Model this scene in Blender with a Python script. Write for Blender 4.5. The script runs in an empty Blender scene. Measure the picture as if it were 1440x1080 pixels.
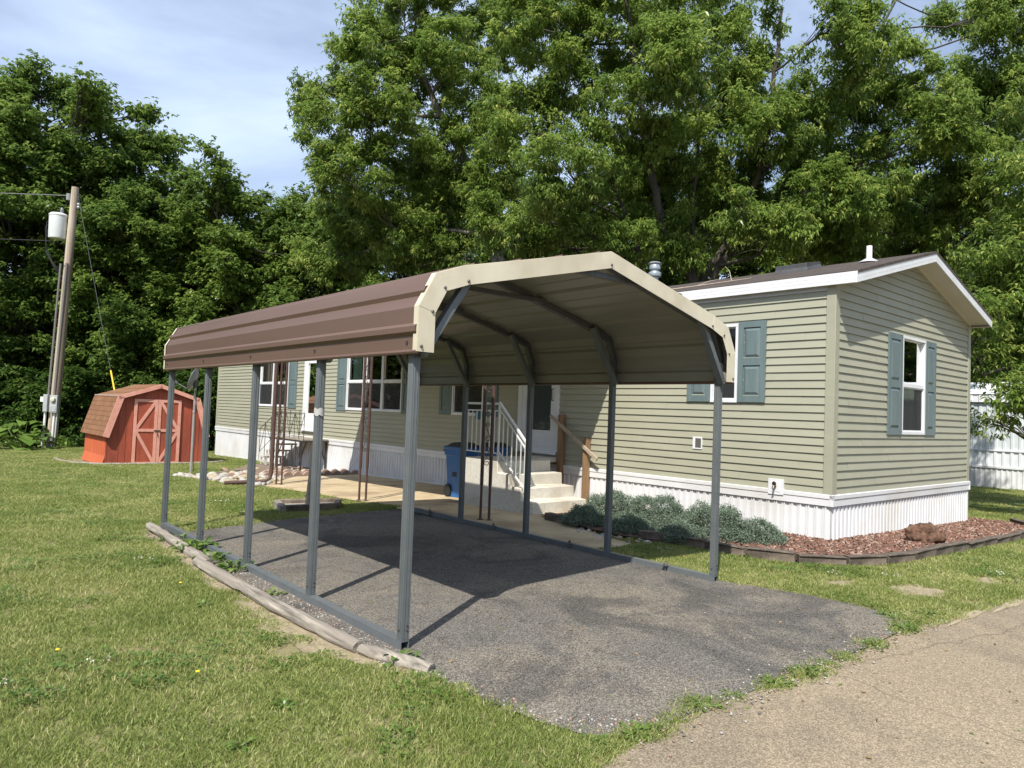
import bpy, math, random
import numpy as np
from mathutils import Vector, Matrix, Euler
random.seed(11); rng = np.random.default_rng(11)
scene = bpy.context.scene
COL = scene.collection
R = math.radians

# ------------------------------------------------------------------ terrain
def g(x, y):
    z = 0.0
    if y > 4: z -= min((y-4)*.0235, .57)
    if x > 7.2: z -= min((x-7.2)*.024, .3)
    return z
def inpoly(px, py, poly):
    px = np.asarray(px); py = np.asarray(py); r = np.zeros(px.shape, bool); n = len(poly)
    for i in range(n):
        x1, y1 = poly[i]; x2, y2 = poly[(i+1) % n]
        if y1 == y2: continue
        c = ((y1 > py) != (y2 > py)) & (px < (x2-x1)*(py-y1)/(y2-y1)+x1)
        r ^= c
    return r

# ------------------------------------------------------------------ materials
MATS = {}
def M(name, c1, c2=None, scale=8, rough=.6, bump=0, bscale=None, metal=0, detail=6, stretch=(1, 1, 1), lo=.35, hi=.65, c3=None, s3=1.2, spec=.5, tint=False, trans=0):
    if name in MATS: return MATS[name]
    m = bpy.data.materials.new(name); m.use_nodes = True; nt = m.node_tree; N = nt.nodes; L = nt.links
    b = N['Principled BSDF']; b.inputs['Roughness'].default_value = rough; b.inputs['Metallic'].default_value = metal
    b.inputs['Specular IOR Level'].default_value = spec
    MATS[name] = m
    if c2 is None:
        b.inputs['Base Color'].default_value = (*c1, 1)
        if not bump: return m
    tc = N.new('ShaderNodeTexCoord'); mp = N.new('ShaderNodeMapping'); mp.inputs['Scale'].default_value = stretch
    L.new(tc.outputs['Object'], mp.inputs['Vector'])
    if c2 is not None:
        n = N.new('ShaderNodeTexNoise'); n.inputs['Scale'].default_value = scale; n.inputs['Detail'].default_value = detail; n.inputs['Roughness'].default_value = .65
        L.new(mp.outputs[0], n.inputs['Vector'])
        r = N.new('ShaderNodeValToRGB'); r.color_ramp.elements[0].position = lo; r.color_ramp.elements[1].position = hi
        r.color_ramp.elements[0].color = (*c1, 1); r.color_ramp.elements[1].color = (*c2, 1)
        L.new(n.outputs['Fac'], r.inputs[0]); out = r.outputs[0]
        if c3 is not None:
            n3 = N.new('ShaderNodeTexNoise'); n3.inputs['Scale'].default_value = s3; n3.inputs['Detail'].default_value = 4
            L.new(mp.outputs[0], n3.inputs['Vector'])
            r3 = N.new('ShaderNodeValToRGB'); r3.color_ramp.elements[0].position = .48; r3.color_ramp.elements[1].position = .68
            L.new(n3.outputs['Fac'], r3.inputs[0])
            mx = N.new('ShaderNodeMix'); mx.data_type = 'RGBA'; L.new(r3.outputs[0], mx.inputs[0]); L.new(out, mx.inputs[6]); mx.inputs[7].default_value = (*c3, 1)
            out = mx.outputs[2]
        L.new(out, b.inputs['Base Color'])
    if bump:
        n2 = N.new('ShaderNodeTexNoise'); n2.inputs['Scale'].default_value = bscale or scale*3; n2.inputs['Detail'].default_value = 5
        L.new(mp.outputs[0], n2.inputs['Vector'])
        bp = N.new('ShaderNodeBump'); bp.inputs['Strength'].default_value = 1; bp.inputs['Distance'].default_value = bump
        L.new(n2.outputs['Fac'], bp.inputs['Height']); L.new(bp.outputs[0], b.inputs['Normal'])
    return m

def leaf_mat(name, dark, light, fresh, trans=.35, rough=.36, fresh_pos=.8):
    """foliage: a per-leaf tint picks between the three colours of the leaves themselves"""
    m = bpy.data.materials.new(name); m.use_nodes = True; nt = m.node_tree; N = nt.nodes; L = nt.links
    b = N['Principled BSDF']; b.inputs['Roughness'].default_value = rough; b.inputs['Specular IOR Level'].default_value = .5
    a = N.new('ShaderNodeAttribute'); a.attribute_name = 'tint'
    r = N.new('ShaderNodeValToRGB'); e = r.color_ramp.elements
    e[0].position = 0; e[0].color = (*dark, 1); e[1].position = 1; e[1].color = (*fresh, 1)
    k = e.new(fresh_pos*.75); k.color = (*light, 1)
    L.new(a.outputs['Fac'], r.inputs[0]); L.new(r.outputs[0], b.inputs['Base Color'])
    t = N.new('ShaderNodeBsdfTranslucent'); L.new(r.outputs[0], t.inputs['Color'])
    mx = N.new('ShaderNodeMixShader'); mx.inputs[0].default_value = trans
    L.new(b.outputs[0], mx.inputs[1]); L.new(t.outputs[0], mx.inputs[2]); L.new(mx.outputs[0], N['Material Output'].inputs[0])
    MATS[name] = m
    return m

def speckle_mat(name, base, dark, light, blotch, blotch2, cell=110, bump=.0018, bs=1.0, pale=None, crack=False):
    """aggregate in a binder: cells of stone in mixed greys, plus worn and stained patches"""
    m = bpy.data.materials.new(name); m.use_nodes = True; nt = m.node_tree; N = nt.nodes; L = nt.links
    b = N['Principled BSDF']; b.inputs['Roughness'].default_value = .85; b.inputs['Specular IOR Level'].default_value = .3
    tc = N.new('ShaderNodeTexCoord')
    v = N.new('ShaderNodeTexVoronoi'); v.inputs['Scale'].default_value = cell; L.new(tc.outputs['Object'], v.inputs['Vector'])
    sp = N.new('ShaderNodeSeparateColor'); L.new(v.outputs['Color'], sp.inputs[0])
    r = N.new('ShaderNodeRGB'); r.outputs[0].default_value = (*base, 1)
    q = N.new('ShaderNodeMapRange'); q.inputs['To Min'].default_value = max(dark)/max(base); q.inputs['To Max'].default_value = max(light)/max(base)*.8
    pw = N.new('ShaderNodeMath'); pw.operation = 'POWER'; pw.inputs[1].default_value = 1.6
    L.new(sp.outputs[0], pw.inputs[0]); L.new(pw.outputs[0], q.inputs[0])
    def blot(scale, lo, hi, col, prev, fac, dist=0.0):
        n = N.new('ShaderNodeTexNoise'); n.inputs['Scale'].default_value = scale; n.inputs['Detail'].default_value = 7; n.inputs['Roughness'].default_value = .6; n.inputs['Distortion'].default_value = dist
        L.new(tc.outputs['Object'], n.inputs['Vector'])
        rr = N.new('ShaderNodeMapRange'); rr.inputs['From Min'].default_value = lo; rr.inputs['From Max'].default_value = hi; rr.inputs['To Max'].default_value = fac
        L.new(n.outputs['Fac'], rr.inputs[0])
        mx = N.new('ShaderNodeMix'); mx.data_type = 'RGBA'; L.new(rr.outputs[0], mx.inputs[0]); L.new(prev, mx.inputs[6]); mx.inputs[7].default_value = (*col, 1)
        return mx.outputs[2]
    o = blot(.7*bs, .44, .60, blotch, r.outputs[0], .62, .6)
    o = blot(.9*bs, .50, .62, blotch2, o, .66, 1.2)
    o = blot(5*bs, .54, .66, blotch2, o, .4, .8)
    if crack:
        vc = N.new('ShaderNodeTexVoronoi'); vc.feature = 'DISTANCE_TO_EDGE'; vc.inputs['Scale'].default_value = .38; nd = N.new('ShaderNodeTexNoise'); nd.inputs['Scale'].default_value = 2.5; nd.inputs['Detail'].default_value = 6; L.new(tc.outputs['Object'], nd.inputs['Vector'])
        mm = N.new('ShaderNodeMix'); mm.data_type = 'RGBA'; mm.inputs[0].default_value = .22; L.new(tc.outputs['Object'], mm.inputs[6]); L.new(nd.outputs['Color'], mm.inputs[7]); L.new(mm.outputs[2], vc.inputs['Vector'])
        rr = N.new('ShaderNodeMapRange'); rr.inputs['From Min'].default_value = .0035; rr.inputs['From Max'].default_value = .001; rr.inputs['To Max'].default_value = .38; L.new(vc.outputs['Distance'], rr.inputs[0])
        mx = N.new('ShaderNodeMix'); mx.data_type = 'RGBA'; L.new(rr.outputs[0], mx.inputs[0]); L.new(o, mx.inputs[6]); mx.inputs[7].default_value = (*[c*.6 for c in dark], 1); o = mx.outputs[2]
    ml = N.new('ShaderNodeMix'); ml.data_type = 'RGBA'; ml.blend_type = 'MULTIPLY'; ml.inputs[0].default_value = 1; L.new(o, ml.inputs[6]); L.new(q.outputs[0], ml.inputs[7]); o = ml.outputs[2]
    if pale:
        n = N.new('ShaderNodeTexVoronoi'); n.inputs['Scale'].default_value = 3.2; L.new(tc.outputs['Object'], n.inputs['Vector'])
        rr = N.new('ShaderNodeMapRange'); rr.inputs['From Min'].default_value = .028; rr.inputs['From Max'].default_value = .018
        L.new(n.outputs['Distance'], rr.inputs[0])
        mx = N.new('ShaderNodeMix'); mx.data_type = 'RGBA'; L.new(rr.outputs[0], mx.inputs[0]); L.new(o, mx.inputs[6]); mx.inputs[7].default_value = (*pale, 1)
        o = mx.outputs[2]
    L.new(o, b.inputs['Base Color'])
    bp = N.new('ShaderNodeBump'); bp.inputs['Distance'].default_value = bump; bp.inputs['Strength'].default_value = .8
    L.new(v.outputs['Distance'], bp.inputs['Height']); L.new(bp.outputs[0], b.inputs['Normal'])
    MATS[name] = m
    return m

# ------------------------------------------------------------------ mesh builder
class MB:
    def __init__(s): s.v = []; s.f = []; s.m = []
    def add(s, vs, fs, mi=0):
        o = len(s.v); s.v += [tuple(v) for v in vs]; s.f += [tuple(i+o for i in f) for f in fs]; s.m += [mi]*len(fs)
        return s
    def box(s, x0, y0, z0, x1, y1, z1, mi=0):
        return s.add([(x0,y0,z0),(x1,y0,z0),(x1,y1,z0),(x0,y1,z0),(x0,y0,z1),(x1,y0,z1),(x1,y1,z1),(x0,y1,z1)],
              [(0,3,2,1),(4,5,6,7),(0,1,5,4),(1,2,6,5),(2,3,7,6),(3,0,4,7)], mi)
    def bar(s, p, q, w, h, up=(0,0,1), mi=0):
        p = Vector(p); q = Vector(q); d = (q-p).normalized(); u = Vector(up)
        if abs(d.dot(u)) > .98: u = Vector((0,1,0))
        a = d.cross(u).normalized()*w/2; b = a.cross(d).normalized()*h/2
        vs = [e+sa*a+sb*b for e in (p, q) for sa, sb in ((-1,-1),(1,-1),(1,1),(-1,1))]
        return s.add(vs, [(0,1,2,3),(7,6,5,4),(0,4,5,1),(1,5,6,2),(2,6,7,3),(3,7,4,0)], mi)
    def tube(s, path, r, n=8, mi=0, cap=True):
        P = [Vector(p) for p in path]; k = len(P); rs = r if isinstance(r, (list, tuple)) else [r]*k
        vs = []; fs = []; pa = None
        for i in range(k):
            d = (P[min(i+1,k-1)]-P[max(i-1,0)])
            d = d.normalized() if d.length > 0 else Vector((0,0,1))
            if pa is None:
                u = Vector((0,0,1)) if abs(d.z) < .9 else Vector((1,0,0)); pa = d.cross(u).normalized()
            pa = (pa-d*pa.dot(d)).normalized(); pb = d.cross(pa)
            for j in range(n):
                t = 2*math.pi*j/n; vs.append(P[i]+(pa*math.cos(t)+pb*math.sin(t))*rs[i])
        for i in range(k-1):
            for j in range(n): fs.append((i*n+j, i*n+(j+1)%n, (i+1)*n+(j+1)%n, (i+1)*n+j))
        if cap: fs += [tuple(range(n))[::-1], tuple((k-1)*n+j for j in range(n))]
        return s.add(vs, fs, mi)
    def lathe(s, prof, o=(0,0,0), n=16, mi=0):
        vs = []; fs = []; k = len(prof)
        for r, z in prof:
            for j in range(n): t = 2*math.pi*j/n; vs.append((o[0]+r*math.cos(t), o[1]+r*math.sin(t), o[2]+z))
        for i in range(k-1):
            for j in range(n): fs.append((i*n+j, i*n+(j+1)%n, (i+1)*n+(j+1)%n, (i+1)*n+j))
        fs += [tuple(range(n))[::-1], tuple((k-1)*n+j for j in range(n))]
        return s.add(vs, fs, mi)
    def prism(s, poly, fn, a, b, mi=0):
        """poly: 2-D outline; fn(u, v, w) -> 3-D; from w=a to w=b"""
        n = len(poly); vs = [fn(u, v, a) for u, v in poly]+[fn(u, v, b) for u, v in poly]
        return s.add(vs, [tuple(range(n))[::-1], tuple(range(n, 2*n))]+[(i, (i+1)%n, n+(i+1)%n, n+i) for i in range(n)], mi)
    def xf(s, mat):
        s.v = [tuple(mat @ Vector(v)) for v in s.v]; return s
    def build(s, name, mats, parent=None, label=None, world=False, smooth=True, bevel=0, ang=.6):
        me = bpy.data.meshes.new(name)
        vs = s.v
        if world and parent is not None:
            r = parent
            while r.parent: r = r.parent
            inv = (Matrix.Translation(r.location) @ r.rotation_euler.to_matrix().to_4x4()).inverted()
            vs = [tuple(inv @ Vector(v)) for v in vs]
        me.from_pydata(vs, [], s.f)
        for m in (mats if isinstance(mats, (list, tuple)) else [mats]): me.materials.append(m)
        me.polygons.foreach_set('material_index', s.m)
        import bmesh
        bm = bmesh.new(); bm.from_mesh(me); bmesh.ops.recalc_face_normals(bm, faces=bm.faces); bm.to_mesh(me); bm.free()
        if smooth:
            me.polygons.foreach_set('use_smooth', [True]*len(me.polygons)); me.set_sharp_from_angle(angle=ang)
        o = bpy.data.objects.new(name, me); COL.objects.link(o)
        if parent is not None: o.parent = parent
        if label: o['label'] = label
        if bevel:
            b = o.modifiers.new('Bevel', 'BEVEL'); b.width = bevel; b.segments = 2; b.limit_method = 'ANGLE'; b.harden_normals = False
        return o

def tag(o, label, cat, group=None, kind=None):
    o['label'] = label; o['category'] = cat
    if group: o['group'] = group
    if kind: o['kind'] = kind
    return o
def thing(name, label, cat, loc=(0,0,0), rotz=0, group=None):
    o = bpy.data.objects.new(name, None); COL.objects.link(o); o.empty_display_size = .2
    o.location = loc; o.rotation_euler = (0,0,rotz)
    return tag(o, label, cat, group)
def structure(name, mb, mat, stuff=False):
    o = mb.build(name, mat, smooth=True); o['kind'] = 'stuff' if stuff else 'structure'
    return o
def dup(root, loc, rotz=0, label=None, scale=1.0, group=None):
    def rec(o, p):
        c = o.copy(); COL.objects.link(c); c.parent = p
        for ch in o.children: rec(ch, c)
        return c
    r = rec(root, None); r.location = loc; r.rotation_euler = (0,0,rotz); r.scale = (scale,)*3 if not isinstance(scale, tuple) else scale
    if label: r['label'] = label
    if group: r['group'] = group
    return r

def quads_mesh(name, V, mats, tint=None, parent=None, mi=None):
    """V: (n,4,3) numpy quads -> one mesh"""
    n = len(V); me = bpy.data.meshes.new(name)
    me.vertices.add(n*4); me.vertices.foreach_set('co', V.reshape(-1).astype(np.float32))
    me.loops.add(n*4); me.loops.foreach_set('vertex_index', np.arange(n*4, dtype=np.int32))
    me.polygons.add(n); me.polygons.foreach_set('loop_start', np.arange(0, n*4, 4, dtype=np.int32))
    for m in (mats if isinstance(mats, (list, tuple)) else [mats]): me.materials.append(m)
    if mi is not None: me.polygons.foreach_set('material_index', mi.astype(np.int32))
    me.update(calc_edges=True); me.validate()
    if tint is not None:
        a = me.attributes.new('tint', 'FLOAT', 'POINT'); a.data.foreach_set('value', np.repeat(tint, 4).astype(np.float32))
    o = bpy.data.objects.new(name, me); COL.objects.link(o)
    if parent is not None: o.parent = parent
    return o
def unit(a): return a/np.maximum(np.linalg.norm(a, axis=-1, keepdims=True), 1e-6)
def leaves(base, direc, length, width, fold=.25, side=None):
    """diamond leaves: base (n,3), direction (n,3) -> quads (n,4,3)"""
    n = len(base); d = unit(direc)
    if side is None: side = rng.normal(size=(n,3))
    s = unit(np.cross(d, side)); up = np.cross(s, d)
    l = np.broadcast_to(np.asarray(length, float).reshape(-1,1), (n,1)); w = np.broadcast_to(np.asarray(width, float).reshape(-1,1), (n,1))
    mid = base+d*l*.45+up*l*fold*.4
    return np.stack([base, mid+s*w*.5, base+d*l, mid-s*w*.5], axis=1)

def scatter(name, pts, rot, scl, idx, sources, mats=None):
    """one object carrying many small copies (grass, chips, gravel)"""
    me = bpy.data.meshes.new(name); me.vertices.add(len(pts)); me.vertices.foreach_set('co', np.asarray(pts, np.float32).reshape(-1))
    a = me.attributes.new('rot', 'FLOAT_VECTOR', 'POINT'); a.data.foreach_set('vector', np.asarray(rot, np.float32).reshape(-1))
    a = me.attributes.new('scl', 'FLOAT_VECTOR', 'POINT'); a.data.foreach_set('vector', np.asarray(scl, np.float32).reshape(-1))
    a = me.attributes.new('idx', 'INT', 'POINT'); a.data.foreach_set('value', np.asarray(idx, np.int32))
    for m in (mats or []): me.materials.append(m)
    o = bpy.data.objects.new(name, me); COL.objects.link(o); o['kind'] = 'stuff'
    c = bpy.data.collections.new(name+'_pieces')
    for s in sources:
        for k in list(s.users_collection): k.objects.unlink(s)
        c.objects.link(s)
    ng = bpy.data.node_groups.new(name+'_nodes', 'GeometryNodeTree'); N = ng.nodes; L = ng.links
    ng.interface.new_socket('Geometry', in_out='INPUT', socket_type='NodeSocketGeometry'); ng.interface.new_socket('Geometry', in_out='OUTPUT', socket_type='NodeSocketGeometry')
    i = N.new('NodeGroupInput'); u = N.new('NodeGroupOutput'); ip = N.new('GeometryNodeInstanceOnPoints'); ci = N.new('GeometryNodeCollectionInfo')
    ci.inputs['Collection'].default_value = c; ci.inputs['Separate Children'].default_value = True; ci.inputs['Reset Children'].default_value = True
    def attr(nm, t):
        k = N.new('GeometryNodeInputNamedAttribute'); k.data_type = t; k.inputs['Name'].default_value = nm; return k.outputs['Attribute']
    e = N.new('FunctionNodeEulerToRotation'); L.new(attr('rot', 'FLOAT_VECTOR'), e.inputs[0])
    L.new(i.outputs[0], ip.inputs['Points']); L.new(ci.outputs[0], ip.inputs['Instance']); ip.inputs['Pick Instance'].default_value = True
    L.new(attr('idx', 'INT'), ip.inputs['Instance Index']); L.new(e.outputs[0], ip.inputs['Rotation']); L.new(attr('scl', 'FLOAT_VECTOR'), ip.inputs['Scale'])
    L.new(ip.outputs[0], u.inputs[0])
    md = o.modifiers.new('scatter', 'NODES'); md.node_group = ng
    return o

# ------------------------------------------------------------------ camera, light, sky
CAMP = (-2.6538, -4.1206, 1.6081); yaw, pitch, roll, fpx = -.7084, .0391, .0375, 1010.87
fw = Vector((-math.sin(yaw)*math.cos(pitch), math.cos(yaw)*math.cos(pitch), math.sin(pitch)))
rt = Vector((math.cos(yaw), math.sin(yaw), 0)); upv = rt.cross(fw)
r2 = math.cos(roll)*rt+math.sin(roll)*upv; u2 = -math.sin(roll)*rt+math.cos(roll)*upv
cd = bpy.data.cameras.new('camera'); cam = bpy.data.objects.new('camera', cd); COL.objects.link(cam)
cam.matrix_world = Matrix(((r2.x,u2.x,-fw.x,CAMP[0]),(r2.y,u2.y,-fw.y,CAMP[1]),(r2.z,u2.z,-fw.z,CAMP[2]),(0,0,0,1)))
cd.sensor_width = 36; cd.lens = fpx/1440*36; cd.clip_start = .05; cd.clip_end = 2000
scene.camera = cam
TRAVEL = Vector((.67, .415, -1)).normalized()
sl = bpy.data.lights.new('sun', 'SUN'); sl.energy = 5.0; sl.angle = R(.53); sl.color = (1, .95, .86)
so = bpy.data.objects.new('sun', sl); COL.objects.link(so); so.rotation_euler = TRAVEL.to_track_quat('-Z', 'Y').to_euler(); so.location = (-20, -12, 26)
w = bpy.data.worlds.new('World'); scene.world = w; w.use_nodes = True; N = w.node_tree.nodes; L = w.node_tree.links
bg = N['Background']; bg.inputs[1].default_value = .098
sk = N.new('ShaderNodeTexSky'); sk.sky_type = 'NISHITA'; sk.sun_disc = False; sk.sun_elevation = math.asin(-TRAVEL.z); sk.sun_rotation = math.atan2(-TRAVEL.x, -TRAVEL.y)
sk.air_density = 1.0; sk.dust_density = 1.2; sk.ozone_density = 1.0
tc = N.new('ShaderNodeTexCoord'); mp = N.new('ShaderNodeMapping'); mp.inputs['Scale'].default_value = (1.0, 1.6, 2.6); mp.inputs['Rotation'].default_value = (.2, .3, .5)
L.new(tc.outputs['Generated'], mp.inputs['Vector'])
n1 = N.new('ShaderNodeTexNoise'); n1.inputs['Scale'].default_value = 1.7; n1.inputs['Detail'].default_value = 8; n1.inputs['Roughness'].default_value = .55; n1.inputs['Distortion'].default_value = .4
L.new(mp.outputs[0], n1.inputs['Vector'])
rm = N.new('ShaderNodeMapRange'); rm.inputs['From Min'].default_value = .34; rm.inputs['From Max'].default_value = .74; rm.inputs['To Min'].default_value = .12; rm.inputs['To Max'].default_value = .78
L.new(n1.outputs['Fac'], rm.inputs[0])
mx = N.new('ShaderNodeMix'); mx.data_type = 'RGBA'; L.new(rm.outputs[0], mx.inputs[0]); L.new(sk.outputs[0], mx.inputs[6]); mx.inputs[7].default_value = (8.0, 9.5, 12.4, 1)
L.new(mx.outputs[2], bg.inputs[0])
scene.view_settings.view_transform = 'Standard'; scene.view_settings.look = 'None'; scene.view_settings.exposure = 0.44; scene.view_settings.gamma = 1
# ------------------------------------------------------------------ palette
white = M('white_vinyl', (.62,.63,.64), (.70,.71,.72), 3, .45)
whiteskirt = M('white_skirting', (.61,.62,.63), (.69,.70,.71), 1.5, .5, c3=(.58,.57,.55), s3=.8)
siding_m = M('sage_siding', (.302,.299,.222), (.335,.330,.248), 1.2, .52, bump=.0035, bscale=3.5, stretch=(1,.5,2))
shut_m = M('slate_shutter', (.105,.145,.148), (.13,.175,.178), 14, .5, bump=.0015, bscale=40, stretch=(1,1,.12))
shingle_m = None
steel = M('galvanized_steel', (.118,.133,.141), (.142,.156,.163), 6, .42, metal=.15, stretch=(1,1,1))
steel_d = M('dull_steel', (.07,.074,.078), (.11,.115,.12), 30, .5, metal=.3)
brown_m = M('brown_roof_paint', (.094,.054,.037), (.118,.069,.048), 2.5, .5, stretch=(1,.1,1), c3=(.135,.084,.063), s3=1.1, bump=.0015, bscale=5)
under_m = M('primer_underside', (.20,.195,.165), (.26,.25,.21), 1.4, .42, stretch=(1,.3,1))
cream = M('cream_trim', (.58,.53,.405), (.65,.60,.465), 3, .45, c3=(.52,.465,.345), s3=2.2)
screw_m = M('screw_head', (.12,.11,.10), rough=.4, metal=.6)
black = M('black_rubber', (.015,.015,.016), rough=.6)
iron = M('black_iron', (.02,.02,.02), (.05,.045,.04), 30, .55)
colm = M('brown_iron', (.065,.036,.029), (.095,.054,.043), 20, .45)
concrete = M('pale_concrete', (.49,.465,.40), (.61,.58,.50), 22, .9, bump=.003, bscale=60, c3=(.42,.375,.30), s3=1.6)
wood_m = M('stained_wood', (.17,.10,.052), (.27,.17,.09), 9, .7, stretch=(1,1,.12), bump=.001)
greywood = M('weathered_wood', (.11,.095,.078), (.37,.33,.275), 30, .9, bump=.012, bscale=34, stretch=(1,.06,1), c3=(.23,.20,.165), s3=9, lo=.34, hi=.66)
darkwood = M('dark_timber', (.055,.043,.033), (.165,.13,.10), 6, .88, bump=.004, bscale=20, c3=(.25,.205,.16), s3=2.5)
polewood = M('pole_wood', (.40,.335,.255), (.66,.58,.475), 5, .85, bump=.004, bscale=18, stretch=(2,2,.1), c3=(.12,.075,.045), s3=.6)
bark = M('tree_bark', (.03,.025,.02), (.085,.072,.058), 7, .9, bump=.02, bscale=9, stretch=(1.5,1.5,.25))
bark_g = M('grey_bark', (.11,.10,.085), (.24,.22,.19), 6, .9, bump=.012, bscale=9, stretch=(1.5,1.5,.25))
blue_m = M('blue_plastic', (.022,.105,.29), (.03,.125,.33), 3, .42)
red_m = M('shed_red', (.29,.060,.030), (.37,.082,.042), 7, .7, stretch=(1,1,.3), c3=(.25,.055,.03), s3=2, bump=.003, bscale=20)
red_sunlit_m = M('shed_red_sunlit', (.47,.105,.042), (.53,.13,.055), 4, .65, stretch=(1,1,.3))  # side walls: the front's red with sunlight put into the colour
pink_m = M('shed_trim', (.60,.27,.20), (.70,.35,.275), 9, .65)
meter_m = M('meter_grey', (.36,.38,.39), (.44,.46,.47), 6, .5, metal=.2)
trafo_m = M('transformer_paint', (.55,.58,.57), (.62,.65,.64), 3, .4)
pvc = M('pvc_white', (.75,.75,.74), rough=.4)
conduit_m = M('conduit_grey', (.42,.44,.45), (.5,.52,.53), 4, .45)
yellow = M('yellow_plastic', (.72,.50,.03), rough=.45)
curtain_g = M('green_curtain', (.34,.46,.33), (.42,.54,.40), 6, .8, stretch=(12,12,.2))
curtain_w = M('white_curtain', (.62,.62,.58), (.72,.72,.68), 6, .8, stretch=(12,12,.2))
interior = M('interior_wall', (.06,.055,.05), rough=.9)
screen_m = M('insect_screen', (.20,.205,.21), rough=.8)
neigh_m = M('pale_blue_metal', (.52,.56,.585), (.60,.64,.66), 2, .5)
neighroof = M('white_metal_roof', (.62,.64,.66), (.72,.74,.75), 2, .45)
lava = M('lava_rock', (.055,.028,.018), (.16,.088,.055), 16, .95, bump=.02, bscale=14)
stone_ms = [M('pale_stone', (.30,.28,.24), (.44,.41,.36), 9, .85, bump=.004), M('tan_stone', (.34,.265,.15), (.45,.37,.24), 9, .85, bump=.004), M('grey_stone', (.30,.29,.27), (.42,.41,.38), 9, .85, bump=.004), M('reddish_stone', (.24,.15,.11), (.36,.25,.19), 9, .85, bump=.004)]
scallop_m = M('scalloped_concrete', (.28,.19,.15), (.40,.30,.24), 12, .9, bump=.003)

def glass_mat():
    m = bpy.data.materials.new('window_glass'); m.use_nodes = True; nt = m.node_tree; N = nt.nodes; L = nt.links
    N.remove(N['Principled BSDF']); t = N.new('ShaderNodeBsdfTransparent'); t.inputs[0].default_value = (.78,.82,.80,1)
    gl = N.new('ShaderNodeBsdfGlossy'); gl.inputs['Roughness'].default_value = .015; fr = N.new('ShaderNodeFresnel'); fr.inputs[0].default_value = 1.52
    x = N.new('ShaderNodeMixShader'); L.new(fr.outputs[0], x.inputs[0]); L.new(t.outputs[0], x.inputs[1]); L.new(gl.outputs[0], x.inputs[2]); L.new(x.outputs[0], N['Material Output'].inputs[0])
    return m
glass = glass_mat()
def shingle_mat(name, c1, c2, c3, bw, rh):
    m = bpy.data.materials.new(name); m.use_nodes = True; nt = m.node_tree; N = nt.nodes; L = nt.links
    b = N['Principled BSDF']; b.inputs['Roughness'].default_value = .9; b.inputs['Specular IOR Level'].default_value = .25
    uv = N.new('ShaderNodeUVMap'); br = N.new('ShaderNodeTexBrick'); br.inputs['Scale'].default_value = 1; br.inputs['Brick Width'].default_value = bw; br.inputs['Row Height'].default_value = rh
    br.inputs['Mortar Size'].default_value = .006; br.inputs['Color1'].default_value = (*c1,1); br.inputs['Color2'].default_value = (*c2,1); br.inputs['Mortar'].default_value = (*[k*.35 for k in c1],1)
    L.new(uv.outputs[0], br.inputs['Vector'])
    n = N.new('ShaderNodeTexNoise'); n.inputs['Scale'].default_value = 90; n.inputs['Detail'].default_value = 3; tcn = N.new('ShaderNodeTexCoord'); L.new(tcn.outputs['Object'], n.inputs['Vector'])
    mr = N.new('ShaderNodeMapRange'); mr.inputs['From Min'].default_value = .45; mr.inputs['From Max'].default_value = .7; mr.inputs['To Max'].default_value = .6; L.new(n.outputs['Fac'], mr.inputs[0])
    x = N.new('ShaderNodeMix'); x.data_type = 'RGBA'; L.new(mr.outputs[0], x.inputs[0]); L.new(br.outputs[0], x.inputs[6]); x.inputs[7].default_value = (*c3,1)
    L.new(x.outputs[2], b.inputs['Base Color'])
    bp = N.new('ShaderNodeBump'); bp.inputs['Distance'].default_value = .012; L.new(br.outputs['Fac'], bp.inputs['Height']); bp.invert = True; L.new(bp.outputs[0], b.inputs['Normal'])
    return m
shingle_dark = shingle_mat('dark_shingles', (.055,.045,.04), (.085,.07,.062), (.12,.10,.09), .33, .14)
shingle_brown = shingle_mat('brown_shingles', (.20,.098,.052), (.26,.135,.072), (.155,.078,.045), .28, .15)
def set_uv(o, fn):
    me = o.data; u = me.uv_layers.new(name='UVMap')
    for l in me.loops: u.data[l.index].uv = fn(me.vertices[l.vertex_index].co)

# ------------------------------------------------------------------ ground and surfaces
DRIVE = [(-.17,5.45),(.2,5.25),(.9,5.5),(1.6,5.7),(2.6,5.9),(3.62,6.0),(3.64,3.0),(3.66,.4),(3.68,-.05),(3.79,-.4),(3.89,-.75),(3.93,-1.15),(3.88,-1.6),(3.80,-1.76),(3.6,-1.80),(2.9,-1.84),(2.2,-1.83),(1.5,-1.81),(.8,-1.78),(.3,-1.78),(.08,-1.68),(-.02,-1.39),(-.1,-.85),(-.13,-.45),(-.22,.3),(-.24,2.6),(-.2,4)]
ROADEDGE = [(-30,-1.9),(-12,-1.88),(-5,-1.92),(-2,-1.9),(-.4,-1.93),(.3,-1.82),(.8,-1.76),(1.5,-1.80),(2.2,-1.83),(2.9,-1.86),(3.6,-1.82),(4.2,-1.92),(5,-2.0),(5.8,-2.08),(8,-2.2),(12,-2.3),(20,-2.5),(40,-2.8)]
ROAD = ROADEDGE+[(40,-9),(-30,-9)]
PATIO = [(3.63,6.0),(3.82,6.2),(3.62,7.4),(3.5,9.4),(3.3,10.7),(3.9,11.6),(5.0,12.9),(6.93,13.0),(6.95,4.0),(5.0,4.0),(4.86,3.5),(4.75,3.1),(4.6,2.5),(4.5,2.1),(4.45,1.75),(4.1,1.68),(3.67,1.75)]
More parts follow.
